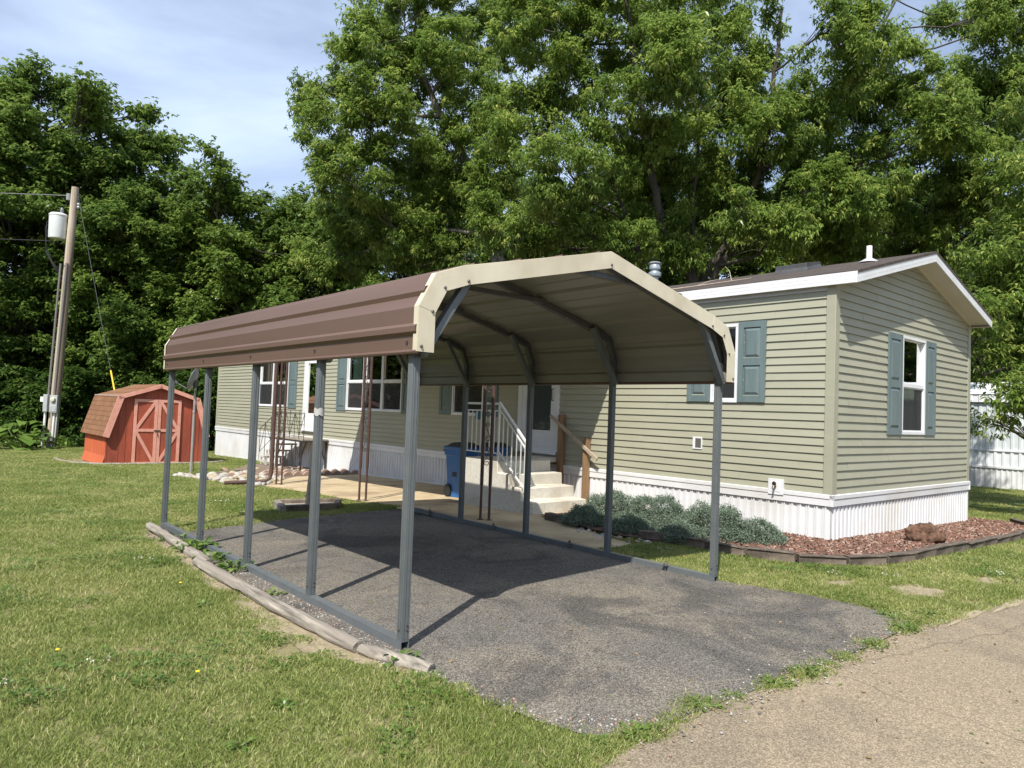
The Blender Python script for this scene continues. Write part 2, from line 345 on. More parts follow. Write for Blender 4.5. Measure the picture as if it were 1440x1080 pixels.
MULCH = [(4.98,4.0),(4.8,3.3),(4.68,2.6),(4.68,2.1),(4.78,1.75),(5.06,1.35),(5.1,.9),(5.06,.45),(5.22,.02),(5.6,-.34),(6.1,-.55),(6.75,-.66),(7.4,-.68),(8.5,-.71),(9.5,-.72),(10.8,-.72),(12,-.62),(12.9,-.3),(13.35,.1),(13.1,.6),(12.4,.7),(12.4,2),(6.96,2),(6.96,4.0)]
ROCKBED = [(2.45,14.5),(2.7,13),(3.1,11.2),(3.35,10.75),(3.9,11.55),(5.0,12.85),(6.95,13.0),(6.95,18.6),(5.8,18.2),(4.6,16.2),(3.6,15)]
HOUSE = [(6.97,.43),(12.42,.48),(12.2,24.2),(6.76,24.2)]
SHEDF = [(1.7,19.2),(5.2,19.3),(5.1,23.2),(1.5,23.0)]
LOGSTRIP = [(-.1,5.75),(-.24,5.7),(-.33,4.9),(-.36,4.1),(-.46,3.4),(-.45,2.8),(-.53,2.3),(-.49,1.8),(-.55,1.35),(-.6,.95),(-.54,.6),(-.56,.3),(-.42,.05),(-.33,-.2),(-.15,-.55),(-.05,-.5),(-.1,.5)]
def sheet(name, poly, dz, mat, res=None):
    import bmesh
    bm = bmesh.new()
    vs = [bm.verts.new((x, y, 0)) for x, y in poly]; bm.faces.new(vs)
    bmesh.ops.triangulate(bm, faces=bm.faces)
    for k in range(7):
        bmesh.ops.subdivide_edges(bm, edges=[e for e in bm.edges if e.calc_length() > 1.0], cuts=1, use_grid_fill=False); bmesh.ops.triangulate(bm, faces=bm.faces)
    bmesh.ops.triangulate(bm, faces=bm.faces)
    for v in bm.verts: v.co.z = g(v.co.x, v.co.y)+dz
    bmesh.ops.recalc_face_normals(bm, faces=bm.faces)
    me = bpy.data.meshes.new(name); bm.to_mesh(me); bm.free()
    for p in me.polygons:
        if p.normal.z < 0: p.flip()
    me.materials.append(mat)
    o = bpy.data.objects.new(name, me); COL.objects.link(o); o['kind'] = 'structure'
    return o
soil = M('lawn_soil', (.115,.125,.038), (.215,.19,.08), 30, .95, bump=.015, bscale=40, detail=10, c3=(.24,.195,.105), s3=.9)
xs = sorted(set([-400,-200,-100,-60,-40,-30]+[-25+i for i in range(0, 61)]+[40,50,60,100,200,400])); ys = sorted(set([-400,-200,-100,-60,-30]+[-20+i for i in range(0, 66)]+[50,60,80,120,200,400]))
mb = MB(); mb.add([(x, y, g(x, y)) for y in ys for x in xs], [(j*len(xs)+i, j*len(xs)+i+1, (j+1)*len(xs)+i+1, (j+1)*len(xs)+i) for j in range(len(ys)-1) for i in range(len(xs)-1)])
structure('ground', mb, soil)
asphalt = speckle_mat('asphalt', (.125,.115,.102), (.056,.053,.050), (.31,.285,.245), (.195,.17,.13), (.056,.053,.051), 150, pale=(.5,.48,.44))
roadm = speckle_mat('road_surface', (.335,.272,.188), (.17,.138,.10), (.50,.425,.315), (.385,.31,.212), (.235,.193,.138), 140, bs=.5, crack=True)
patiom = M('patio_concrete', (.40,.31,.19), (.52,.42,.27), 1.6, .85, bump=.002, bscale=40, c3=(.27,.20,.125), s3=.9)
mulchm = M('mulch_base', (.075,.042,.03), (.18,.105,.075), 22, .95, bump=.02, bscale=30)
rockbase = M('rock_bed_base', (.12,.085,.06), (.24,.19,.14), 14, .95, bump=.02, bscale=25)
dirtm = M('bare_dirt', (.20,.165,.10), (.33,.27,.175), 14, .95, bump=.015, bscale=24)
sheet('driveway', DRIVE, .010, asphalt); sheet('road', ROAD, .005, roadm); sheet('patio', PATIO, .022, patiom)
sheet('mulch_bed', MULCH, .05, mulchm); sheet('rock_bed_soil', ROCKBED, .012, rockbase); sheet('bare_dirt_strip', LOGSTRIP, .006, dirtm)
def blob(x, y, rx, ry, s): return [(x+rx*(1+.25*math.sin(3*t+s)+.15*math.sin(5*t+2*s))*math.cos(t), y+ry*(1+.25*math.sin(2*t+s)+.15*math.cos(7*t))*math.sin(t)) for t in [2*math.pi*i/28 for i in range(28)]]
for x, y, rx, ry in ((5.05,-1.35,.34,.2),(4.75,-.75,.2,.12),(6.3,-1.62,.25,.1),(-2.3,1.0,.16,.10)): sheet('dirt_patch', blob(x, y, rx, ry, x), .005, dirtm)

sandm = M('road_sand', (.27,.22,.148), (.38,.315,.22), 30, .95, bump=.004, bscale=60)
for x, y, rx, ry in ((4.5,-1.98,.5,.035),(5.4,-2.07,.5,.045),(6.5,-2.16,.5,.04),(8.2,-2.28,.8,.05)): sheet('sandy_road_edge', blob(x, y, rx, ry, x), .009, sandm)
# ------------------------------------------------------------------ carport
W_, D_, EAVE = 3.6, 5.6, 2.02
cp = thing('carport', 'open metal carport with brown roof, cream gable trim and grey steel legs', 'carport', (W_/2, D_/2, 0))
def prof_off(off):
    base = [(-.062,1.985),(-.062,2.285),(.062,2.515),(.30,2.602),(1.8,2.962),(3.30,2.602),(3.538,2.515),(3.662,2.285),(3.662,1.985)]
    n = len(base); out = []
    for i, p in enumerate(base):
        p = Vector(p); ns = []
        for a, b in ((i-1, i), (i, i+1)):
            if a < 0 or b >= n: continue
            d = (Vector(base[b])-Vector(base[a])).normalized(); ns.append(Vector((-d.y, d.x)))
        m = sum(ns, Vector((0,0)))/len(ns); m /= max(m.length_squared, .2)
        out.append(tuple(p+m*off))
    return out
outer = prof_off(0)
ribp = []                                    # roof sheet with pressed ribs running front to back
for i in range(len(outer)-1):
    a = Vector(outer[i]); b = Vector(outer[i+1]); d = b-a; Ls = d.length; d.normalize(); nn = Vector((-d.y, d.x))
    ribp.append(a)
    k = max(1, round(Ls/.23)) if Ls > .35 else 1
    cs = [Ls*(j+.5)/k for j in range(k)] if Ls > .26 else ([] )
    for j, c in enumerate(cs):
        big = (j % 2 == 0) if Ls > .6 else True
        h, w = (.024, .026) if big else (.007, .016)
        for t, hh in ((c-w*1.6, 0), (c-w*.7, h), (c+w*.7, h), (c+w*1.6, 0)): ribp.append(a+d*t+nn*hh)
ribp.append(Vector(outer[-1]))
n = len(ribp); inn = []
for i in range(n):
    d = (ribp[min(i+1,n-1)]-ribp[max(i-1,0)]).normalized(); inn.append(ribp[i]-Vector((-d.y, d.x))*.004)
mb = MB(); ya, yb = -.125, 5.73
vs = [(p.x, y, p.y) for y in (ya, yb) for p in ribp]; mb.add(vs, [(i, i+1, n+i+1, n+i) for i in range(n-1)], 0)
mb.add([(p.x, y, p.y) for y in (ya, yb) for p in inn], [(i, n+i, n+i+1, i+1) for i in range(n-1)], 1)
for (px, pz) in (ribp[0], ribp[-1]):         # rolled bottom edge
    mb.tube([(px, ya, pz), (px, yb, pz)], .016, 8, 0)
me_o = mb.build('roof_panel', [brown_m, under_m], cp, world=True, ang=.3)
# paired screws along the side of the roof at each leg
for sx in (-.066, 3.666):
    s = MB()
    for k in range(5):
        for z in (2.05, 2.13):
            s = MB(); s.box(sx-.007, k*1.4-.009, z-.009, sx+.007, k*1.4+.009, z+.009); s.build('roof_screw', screw_m, cp, world=True)
def gable_trim(y0, ydir, name):
    o_ = prof_off(.008); i_ = prof_off(-.125)
    i_[0] = (i_[0][0], o_[0][1]); i_[-1] = (i_[-1][0], o_[-1][1])
    t = MB(); k = len(o_); y1 = y0+ydir*.05; yi = y0+ydir*.004
    for i in range(k-1):
        g_ = .0025 if 0 < i else 0
        def lerp(p, q, s): return (p[0]+(q[0]-p[0])*s, p[1]+(q[1]-p[1])*s)
        a, b, c, d = o_[i], o_[i+1], i_[i+1], i_[i]
        dz = -.0015*(i % 2)                 # laps alternate proud of each other
        vs = [(a[0],y0+dz,a[1]),(b[0],y0+dz,b[1]),(c[0],y0+dz,c[1]),(d[0],y0+dz,d[1]),(a[0],yi,a[1]),(b[0],yi,b[1]),(c[0],yi,c[1]),(d[0],yi,d[1])]
        t.add(vs, [(0,1,2,3),(7,6,5,4),(0,4,5,1),(2,6,7,3),(1,5,6,2),(3,7,4,0)])
        a2, b2 = prof_off(.012)[i], prof_off(.012)[i+1]
        t.add([(a[0],yi,a[1]),(b[0],yi,b[1]),(b[0],y1,b[1]),(a[0],y1,a[1]),(a2[0],yi,a2[1]),(b2[0],yi,b2[1]),(b2[0],y1,b2[1]),(a2[0],y1,a2[1])], [(0,1,2,3),(7,6,5,4),(0,4,5,1),(1,5,6,2),(2,6,7,3),(3,7,4,0)])
    io = prof_off(-.06); im = prof_off(-.10)
    for p in [im[i] for i in range(1, k-1)]+[(o_[0][0]+.03, 2.02), (o_[-1][0]-.03, 2.02)]:
        t.lathe([(.011,0),(.011,.008),(.006,.012)], (0,0,0), 8, 1)
        m = len(t.v); sgn = -ydir
        for q in range(m-24, m):
            x, y, z = t.v[q]; t.v[q] = (p[0]+x, y0+sgn*z, p[1]+y)
    return t.build(name, [cream, screw_m], cp, world=True, ang=.4)
gable_trim(-.135, 1, 'gable_trim'); gable_trim(5.74, -1, 'gable_trim')
def posty(k): return k*D_/4
for side, x0 in ((0, 0.0), (1, W_)):
    for k in range(5):
        y = posty(k); m = MB()
        s = .03; zb, zt = .064, 2.0            # square tube with a folded seam on its outer face
        m.prism([(-s,-s),(s,-s),(s,s),(-s,s)], lambda u, v, w: (x0+u, y+v, w), zb, zt)
        for a in (-.012, .012): m.prism([(a-.004,-s-.003),(a+.004,-s-.003),(a+.004,-s+.001),(a-.004,-s+.001)], lambda u, v, w: (x0+u, y+v, w), zb+.01, zt-.02)
        sg = -1 if side == 0 else -1
        for a in (-.012, .012): m.prism([(-s-.003,a-.004),(-s+.001,a-.004),(-s+.001,a+.004),(-s-.003,a+.004)], lambda u, v, w: (x0+u, y+v, w), zb+.01, zt-.02)
        for zz in (.13, .16): m.box(x0+.004, y-s-.008, zz, x0+.016, y-s-.001, zz+.012, 1)
        m.box(x0-s-.008, y-.006, .13, x0-s-.001, y+.006, .142, 1)
        m.build('leg_post', [steel, screw_m], cp, world=True, bevel=.003)
    m = MB()                                   # hollow base rail, open at its ends
    y0, y1 = -.032, D_+.032; a = .032; b = .027
    ring = [(-a,0),(a,0),(a,.064),(-a,.064)]; rin = [(-b,.005),(b,.005),(b,.059),(-b,.059)]
    vs = [(x0+u, yy, v) for yy in (y0, y1) for rr in (ring, rin) for u, v in rr]
    fs = []
    for i in range(4):
        j = (i+1) % 4
        fs += [(i, j, 8+j, 8+i), (4+i, 12+i, 12+j, 4+j), (i, 4+i, 4+j, j), (8+i, 8+j, 12+j, 12+i)]
    m.add(vs, fs); m.build('base_rail', steel, cp, world=True)
    for yy in ((.55, 1.96, 3.4, 4.92) if side else ()):           # ground anchors
        m = MB(); sx = x0-.045 if side else x0+.045
        m.tube([(sx,yy,0),(sx,yy,.11)], .009, 8); m.lathe([(.02,.075),(.02,.09),(.012,.095)], (sx,yy,0), 6); m.box(sx-.03,yy-.03,.066,sx+.03,yy+.03,.072)
        m.build('ground_anchor', M('bolt_grey', (.10,.095,.09), (.22,.215,.21), 30, .5, metal=.5), cp, world=True)
bow = prof_off(-.046)
for k in range(5):
    y = posty(k); m = MB(); pts = [(0.0, 1.95)]+bow[1:-1]+[(W_, 1.95)]
    pts[1] = (-.002, 2.25); pts[-2] = (W_+.002, 2.25)
    for i in range(len(pts)-1):
        m.bar((pts[i][0], y, pts[i][1]), (pts[i+1][0], y, pts[i+1][1]), .056, .066, (0,1,0))
    for i in range(1, len(pts)-1):             # crushed tube at each bend
        m.tube([(pts[i][0], y-.027, pts[i][1]), (pts[i][0], y+.027, pts[i][1])], .030, 8)
    m.build('roof_bow', steel_d if k else steel_d, cp, world=True, bevel=.003)
    for (xa, xb) in ((.02, .42), (W_-.02, W_-.42)):
        m = MB(); dy = .05 if k < 4 else -.05
        m.bar((xa, y-.052, 1.97), (xb, y-.052, 2.585), .052, .068, (0,1,0)); m.lathe([(.01,0),(.01,.01)], (0,0,0), 8)
        q = len(m.v)
        for i in range(q-16, q):
            vx, vy, vz = m.v[i]; m.v[i] = (xa+vx, y-.08-vz, 2.0+vy)
        m.build('corner_brace', steel, cp, world=True, bevel=.003)
    m = MB(); m.bar((1.18, y-.052, 2.775), (2.42, y-.052, 2.775), .045, .05, (0,1,0)); m.build('peak_brace', steel_d, cp, world=True, bevel=.003)
# ------------------------------------------------------------------ the long home
HL, HW, ZS, ZW = 23.75, 5.44, .64, 3.54
home = thing('mobile_home', 'long sage green sided mobile home with white skirting and slate shutters', 'mobile home', (6.976, .433, 0), .0091)
PL = lambda u, z, o: (-o, u, z)            # long wall, outward -x
PG = lambda u, z, o: (u, -o, z)            # gable wall, outward -y
def pbox(mb, P, u0, u1, z0, z1, o0, o1, mi=0):
    vs = [P(u, z, o) for o in (o0, o1) for u, z in ((u0,z0),(u1,z0),(u1,z1),(u0,z1))]
    return mb.add(vs, [(0,1,2,3),(7,6,5,4),(0,4,5,1),(1,5,6,2),(2,6,7,3),(3,7,4,0)], mi)
def rooftop(t): return 3.665+.262*(t+.08) if t <= HW/2 else 3.665+.262*(HW-t+.08)
def gclip(z):                               # where the gable wall ends under the soffit
    zz = z+.12
    t = (zz-3.665)/.262-.08
    return max(0, t), min(HW, HW-t)
def siding(mb, P, L, z0, z1, opens, gable=False, c=.1122):
    z = z0
    while z < z1-1e-6:
        zt = min(z+c, z1); kc = round((z-z0)/c)
        cuts = sorted({z, zt}|{q for o in opens for q in o[2:] if z < q < zt})
        for a, b in zip(cuts[:-1], cuts[1:]):
            oa = .023-.019*(a-z)/c; ob = .023-.019*(b-z)/c
            iv = [(0, L)]
            for (u0, u1, q0, q1) in opens:
                if q0 < b-1e-6 and q1 > a+1e-6:
                    iv = [p for (s, e) in iv for p in ((s, min(e, u0)), (max(s, u1), e)) if p[1]-p[0] > 1e-4]
            iv = [(max(s, j), min(e, j+3.66), q%2) for (s, e) in iv for q, j in enumerate(np.arange(-3.66+(kc*1.37)%3.66, L, 3.66)) if min(e, j+3.66)-max(s, j) > 1e-3]
            oa0, ob0 = oa, ob
            for (s, e, par) in iv:
                oa, ob = oa0+.0016*par, ob0+.0016*par
                sa, ea, sb, eb = s, e, s, e
                if gable:
                    la, ha = gclip(a); lb, hb = gclip(b)
                    sa, ea, sb, eb = max(s, la), min(e, ha), max(s, lb), min(e, hb)
                    if ea-sa < .01: continue
                    eb = max(eb, sb+.001)
                mb.add([P(sa,a,oa), P(ea,a,oa), P(eb,b,ob), P(sb,b,ob)], [(0,1,2,3)])
                if a == z: mb.add([P(sa,a,oa), P(ea,a,oa), P(ea,a+.001,.003), P(sa,a+.001,.003)], [(0,1,2,3)])
        z = zt
OPL = [(1.44,1.90,1.88,3.07),(5.2,6.36,.86,2.98),(7.5,8.62,1.5,3.05),(10.72,13.55,1.5,3.05),(14.95,16.22,.84,3.07),(17.35,19.75,1.5,3.03)]
OPG = [(2.27,3.23,1.49,3.04)]
mb = MB(); siding(mb, PL, HL, ZS, ZW, OPL); mb.build('siding_wall', siding_m, home, smooth=False)
mb = MB(); siding(mb, PG, HW, ZS, 4.25, OPG, True); mb.build('siding_wall', siding_m, home, smooth=False)
mb = MB(); siding(mb, lambda u, z, o: (HW+o, u, z), HL, ZS, ZW, []); mb.build('siding_wall', siding_m, home, smooth=False)
mb = MB(); siding(mb, lambda u, z, o: (u, HL+o, z), HW, ZS, 4.25, [], True); mb.build('siding_wall', siding_m, home, smooth=False)
def corner(x, y, sx, sy):
    m = MB(); t = .029
    m.prism([(x+sx*t,y+sy*t),(x-sx*.1,y+sy*t),(x-sx*.1,y),(x,y),(x,y-sy*.1),(x+sx*t,y-sy*.1)], lambda u, v, w: (u, v, w), ZS-.0, ZW-.02)
    m.build('corner_trim', siding_m, home, bevel=.004)
corner(0,0,-1,-1); corner(HW,0,1,-1); corner(0,HL,-1,1)
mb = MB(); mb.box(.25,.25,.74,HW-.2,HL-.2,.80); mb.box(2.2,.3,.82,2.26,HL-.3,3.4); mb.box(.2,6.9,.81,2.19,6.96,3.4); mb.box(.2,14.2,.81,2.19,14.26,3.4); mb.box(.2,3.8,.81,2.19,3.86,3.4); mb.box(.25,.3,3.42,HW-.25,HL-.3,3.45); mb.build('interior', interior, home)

def skirt(P, L, name='skirting'):
    m = MB(); u = 0; pts = [] ; per = .118; k = 0
    r_ = random.Random(5)
    while u < L:
        # flat with a raised double rib
        for du, o in ((0,.003),(.052,.003),(.056,.021),(.076,.021),(.080,.003),(.090,.003),(.094,.018),(.106,.018),(.110,.003)):
            pts.append((min(u+du, L), o+.001*r_.uniform(-1,1)))
        u += per
    n = len(pts); vs = [P(u, -.75, o) for u, o in pts]+[P(u, .56, o) for u, o in pts]
    m.add(vs, [(i, i+1, n+i+1, n+i) for i in range(n-1)])
    m.build(name, whiteskirt, home, ang=.3)
    m = MB(); prof = [(.50,.024),(.50,.036),(.585,.036),(.60,.046),(.648,.046),(.656,.026),(.656,.0),(.50,0)]
    vs = [P(0-.046, z, o) for z, o in prof]+[P(L+.03, z, o) for z, o in prof]; k = len(prof)
    m.add(vs, [(i, (i+1)%k, k+(i+1)%k, k+i) for i in range(k)]+[tuple(range(k))[::-1], tuple(range(k, 2*k))])
    m.build('skirting_rail', whiteskirt, home, smooth=False)
    m = MB(); seg = 1.2; u = 0
    while u < L:
        v = min(u+seg, L); a = P(u,0,0); b = P(v,0,0); M4 = home.rotation_euler.to_matrix()
        wa = M4 @ Vector(a)+home.location; wb = M4 @ Vector(b)+home.location
        za, zb = g(wa.x, wa.y)-.02, g(wb.x, wb.y)-.02
        m.add([P(u,za,.02),P(v,zb,.02),P(v,zb+.065,.02),P(u,za+.065,.02),P(u,za,.0),P(v,zb,.0),P(v,zb+.065,.0),P(u,za+.065,.0)], [(0,1,2,3),(3,2,6,7),(0,3,7,4),(1,5,6,2)])
        u = v
    m.build('skirting_base', whiteskirt, home, smooth=False)
skirt(PL, HL); skirt(PG, HW); skirt(lambda u, z, o: (HW+o, u, z), HL)

# roof
y0, y1, te = -.335, HL+.3, .1
mb = MB()
sec = [(-te, 3.655), (HW/2, rooftop(HW/2)), (HW+te, 3.655), (HW+te, 3.615), (HW/2, rooftop(HW/2)-.04), (-te, 3.615)]
mb.prism(sec, lambda u, v, w: (u, w, v), y0-.012, y1)
ro = mb.build('roof', shingle_dark, home, ang=.2)
set_uv(ro, lambda co: (co.y, math.hypot(co.x-HW/2, co.z-4.4)))
def strip(name, pts, dz0, dz1, y_a, y_b, mat, groove=True):
    m = MB()
    for (a, b) in zip(pts[:-1], pts[1:]):
        lv = [dz0, dz0+(dz1-dz0)*.3, dz0+(dz1-dz0)*.33, dz0+(dz1-dz0)*.66, dz0+(dz1-dz0)*.69, dz1] if groove else [dz0, dz1]
        for q, (l0, l1) in enumerate(zip(lv[:-1], lv[1:])):
            off = .003 if q in (1, 3) else 0
            m.add([(a[0],y_a+off,a[1]+l0),(b[0],y_a+off,b[1]+l0),(b[0],y_a+off,b[1]+l1),(a[0],y_a+off,a[1]+l1),(a[0],y_b,a[1]+l0),(b[0],y_b,b[1]+l0),(b[0],y_b,b[1]+l1),(a[0],y_b,a[1]+l1)],
                  [(0,1,2,3),(7,6,5,4),(0,4,5,1),(1,5,6,2),(2,6,7,3),(3,7,4,0)])
    return m.build(name, mat, home, smooth=False)
rp = [(-te-.012, 3.652), (HW/2, rooftop(HW/2)), (HW+te+.012, 3.652)]
strip('rake_fascia', rp, -.165, -.012, y0-.005, y0+.018, white)
for sx, x0 in ((-1, -te), (1, HW+te)):
    m = MB()
    for z0_, z1_, o in ((3.490,3.537,.012),(3.539,3.588,.012),(3.590,3.640,.012),(3.490,3.640,.006)):
        m.box(min(x0, x0+sx*o), y0+.02, z0_, max(x0, x0+sx*o), y1, z1_)
    m.build('eave_fascia', white, home, smooth=False)
soff_m = M('soffit_beige', (.56,.53,.46), (.60,.57,.50), 3, .6)
m = MB()
for a, b in ((rp[0], rp[1]), (rp[1], rp[2])):
    yy = y0+.018
    while yy < -.022:
        ye = min(yy+.075, -.02)
        m.add([(a[0]+.02,yy,a[1]-.135),(b[0],yy,b[1]-.135),(b[0],ye,b[1]-.135),(a[0]+.02,ye,a[1]-.135),(a[0]+.02,yy+.006,a[1]-.129),(b[0],yy+.006,b[1]-.129)], [(0,1,2,3),(0,4,5,1)])
        yy = ye
for x0, x1 in ((-te, -.02), (HW+.02, HW+te)): m.box(x0, -.3, 3.495, x1, y1, 3.50)
m.build('soffit', soff_m, home, smooth=False)
strip('gable_trim', [(.0, rooftop(0)), (HW/2, rooftop(HW/2)), (HW, rooftop(HW))], -.175, -.128, -.034, -.0, soff_m, False)
m = MB(); m.box(-.026,.0,3.435,-.004,HL,3.493); m.build('frieze_board', M('frieze_shaded_white', (.46,.47,.47), (.5,.51,.51), 3, .5), home, smooth=False)  # white board; the eave's shade is put into its grey colour

def window(P, u0, u1, z0, z1, bays, curtain=None, screens=True, label=None):
    m = MB(); fw_ = .042; zm = (z0+z1)/2
    pbox(m, P, u0, u1, z0, z0+fw_, -.07, .038); pbox(m, P, u0, u1, z1-fw_, z1, -.07, .038)
    pbox(m, P, u0, u0+fw_, z0+fw_, z1-fw_, -.07, .036); pbox(m, P, u1-fw_, u1, z0+fw_, z1-fw_, -.07, .036)
    for i in range(1, bays):
        c = u0+(u1-u0)*i/bays; pbox(m, P, c-.055, c+.055, z0+fw_, z1-fw_, -.07, .034)
    G = MB(); S = MB()
    for i in range(bays):
        a = u0+(u1-u0)*i/bays+fw_; b = u0+(u1-u0)*(i+1)/bays-fw_
        pbox(m, P, a, b, zm-.028, zm+.028, -.05, .024)
        for za, zb, o in ((z0+fw_, zm-.028, .004), (zm+.028, z1-fw_, -.012)):   # sash rails
            for q in ((a, a+.02, za, zb), (b-.02, b, za, zb), (a+.02, b-.02, za, za+.024), (a+.02, b-.02, zb-.02, zb)): pbox(m, P, *q, o-.03, o)
            G.add([P(a+.015, za+.015, o-.015), P(b-.015, za+.015, o-.015), P(b-.015, zb-.015, o-.015), P(a+.015, zb-.015, o-.015)], [(0,1,2,3)])
        S.add([P(a+.02, z0+fw_+.024, .001), P(b-.02, z0+fw_+.024, .001), P(b-.02, zm-.048, .001), P(a+.02, zm-.048, .001)], [(0,1,2,3)])
    f = m.build('window', white, home, smooth=False, label=label)
    G.build('glass', glass, f, smooth=False)
    if screens: S.build('insect_screen', screen_thin, f, smooth=False)
    for (c0, c1, mt) in (curtain or []):
        C = MB(); n = 26; pts = [(u0+(u1-u0)*(c0+(c1-c0)*i/n), -.15+.02*math.sin(i*1.5)) for i in range(n+1)]
        C.add([P(u, z0+.03, o) for u, o in pts]+[P(u, z1-.04, o) for u, o in pts], [(i, i+1, n+2+i, n+1+i) for i in range(n)])
        C.build('curtain', mt, f)
    return f
def screen_mat():
    m = bpy.data.materials.new('insect_mesh'); m.use_nodes = True; nt = m.node_tree; N = nt.nodes; L = nt.links
    b = N['Principled BSDF']; b.inputs['Base Color'].default_value = (.02,.021,.022,1); b.inputs['Roughness'].default_value = .8
    t = N.new('ShaderNodeBsdfTransparent'); x = N.new('ShaderNodeMixShader'); x.inputs[0].default_value = .72
    L.new(t.outputs[0], x.inputs[1]); L.new(b.outputs[0], x.inputs[2]); L.new(x.outputs[0], N['Material Output'].inputs[0]); return m
screen_thin = screen_mat()
def shutter(P, u0, u1, z0, z1):
    m = MB(); w = u1-u0; st = .085; zm = z0+(z1-z0)*.5
    pbox(m, P, u0, u1, z0, z1, .006, .022)
    pbox(m, P, u0, u0+st, z0, z1, .022, .042); pbox(m, P, u1-st, u1, z0, z1, .022, .042)
    for a, b in ((z0, z0+.10), (zm-.055, zm+.055), (z1-.09, z1)): pbox(m, P, u0+st, u1-st, a, b, .022, .040)
    for a, b in ((z0+.10, zm-.055), (zm+.055, z1-.09)):
        A = [(u0+st+.012, a+.012), (u1-st-.012, a+.012), (u1-st-.012, b-.012), (u0+st+.012, b-.012)]
        k = .05; B = [(u0+st+k, a+k), (u1-st-k, a+k), (u1-st-k, b-k), (u0+st+k, b-k)]
        m.add([P(u, z, .0221) for u, z in A]+[P(u, z, .040) for u, z in B], [(4,5,6,7)]+[(i, (i+1)%4, 4+(i+1)%4, 4+i) for i in range(4)])
    m.build('shutter', shut_m, home, smooth=False, bevel=.002)
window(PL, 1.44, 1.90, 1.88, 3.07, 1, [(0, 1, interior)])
shutter(PL, .985, 1.432, 1.885, 3.09); shutter(PL, 1.908, 2.33, 1.885, 3.09)
window(PL, 7.5, 8.62, 1.5, 3.05, 1, [(.55, .95, curtain_w)]); shutter(PL, 8.63, 9.1, 1.5, 3.06); shutter(PL, 7.02, 7.49, 1.5, 3.06)
window(PL, 10.72, 13.55, 1.5, 3.05, 3, [(.82, .98, curtain_g), (.02, .12, curtain_w)]); shutter(PL, 13.56, 14.1, 1.47, 3.06); shutter(PL, 10.2, 10.7, 1.47, 3.06)
window(PL, 17.35, 19.75, 1.5, 3.03, 2, [(.72, .97, curtain_w), (.03, .12, curtain_w)]); shutter(PL, 16.74, 17.33, 1.47, 3.05); shutter(PL, 19.77, 20.3, 1.47, 3.05)
window(PG, 2.27, 3.23, 1.49, 3.04, 1, [(.42, .98, curtain_g)]); shutter(PG, 1.74, 2.26, 1.48, 3.04); shutter(PG, 3.24, 3.69, 1.48, 3.04)

def door(u0, u1, z0, z1, glz0, glz1, frost, label):
    m = MB(); jb = .115
    pbox(m, PL, u0, u0+jb, z0, z1, -.06, .045); pbox(m, PL, u1-jb, u1, z0, z1, -.06, .045); pbox(m, PL, u0+jb, u1-jb, z1-jb, z1, -.06, .045)
    pbox(m, PL, u0, u1, z0-.03, z0+.02, -.06, .09)
    a, b = u0+jb, u1-jb; st = .11
    pbox(m, PL, a, a+st, z0+.02, z1-jb, -.035, .03); pbox(m, PL, b-st, b, z0+.02, z1-jb, -.035, .03)
    pbox(m, PL, a+st, b-st, z0+.02, glz0, -.03, .024); pbox(m, PL, a+st, b-st, glz1, z1-jb, -.03, .026)
    pbox(m, PL, a+st+.05, b-st-.05, z0+.1, glz0-.09, .024, .03)
    d = m.build('door', white, home, label=label, bevel=.003)
    G = MB(); G.add([PL(a+st, glz0, -.005), PL(b-st, glz0, -.005), PL(b-st, glz1, -.005), PL(a+st, glz1, -.005)], [(0,1,2,3)])
    G.build('glass', glass, d, smooth=False)
    m = MB(); m.add([PL(a+st, glz0, -.02), PL(b-st, glz0, -.02), PL(b-st, glz1, -.02), PL(a+st, glz1, -.02)], [(0,1,2,3)])
    m.build('door_panel', frost, d, smooth=False)
    h = MB(); hu = a+.05; h.tube([PL(hu, z0+1.0, .03), PL(hu, z0+1.0, .075), PL(hu, z0+1.22, .075), PL(hu, z0+1.22, .03)], .011, 6); h.build('handle', steel_d, d)
door(5.2, 6.36, .86, 2.98, 1.28, 2.5, screen_m, 'white storm door with a dark screen panel')
door(14.95, 16.22, .84, 3.07, 1.35, 2.85, curtain_w, 'white door with a tall pale glass panel')
m = MB(); pbox(m, PL, 2.03, 2.20, 1.14, 1.33, .0, .03); pbox(m, PL, 2.045, 2.15, 1.165, 1.31, .03, .034, 1); m.build('outlet_cover', [white, M('outlet_dark', (.10,.095,.085))], home, bevel=.002)
m = MB(); pbox(m, PL, .66, .89, .58, .80, .02, .05); pbox(m, PL, .70, .85, .62, .76, .05, .053)
m.tube([PL(.775,.70,.05), PL(.775,.70,.10), PL(.775,.66,.125)], .016, 8, 1); m.tube([PL(.775,.70,.075), PL(.775,.735,.09)], .008, 6, 1)
q = len(m.v); m.lathe([(.030,-.006),(.034,0),(.030,.006)], (0,0,0), 10, 1)
for i in range(q, len(m.v)): vx, vy, vz = m.v[i]; m.v[i] = PL(.775+vx, .735+vy, .095+vz)
m.build('hose_faucet', [white, M('brass_tap', (.10,.085,.06), rough=.4, metal=.8)], home, bevel=.002)
rz = lambda t: rooftop(t)
m = MB(); t, s = 2.02, .40; m.tube([(t,s,rz(t)-.05),(t,s,rz(t)+.25)], .045, 12); m.lathe([(.16,0),(.15,.012),(.07,.06),(.05,.07)], (t,s,rz(t)-.02), 14, 1); m.build('vent_pipe', [pvc, M('lead_flashing', (.52,.54,.55), rough=.5, metal=.3)], home)
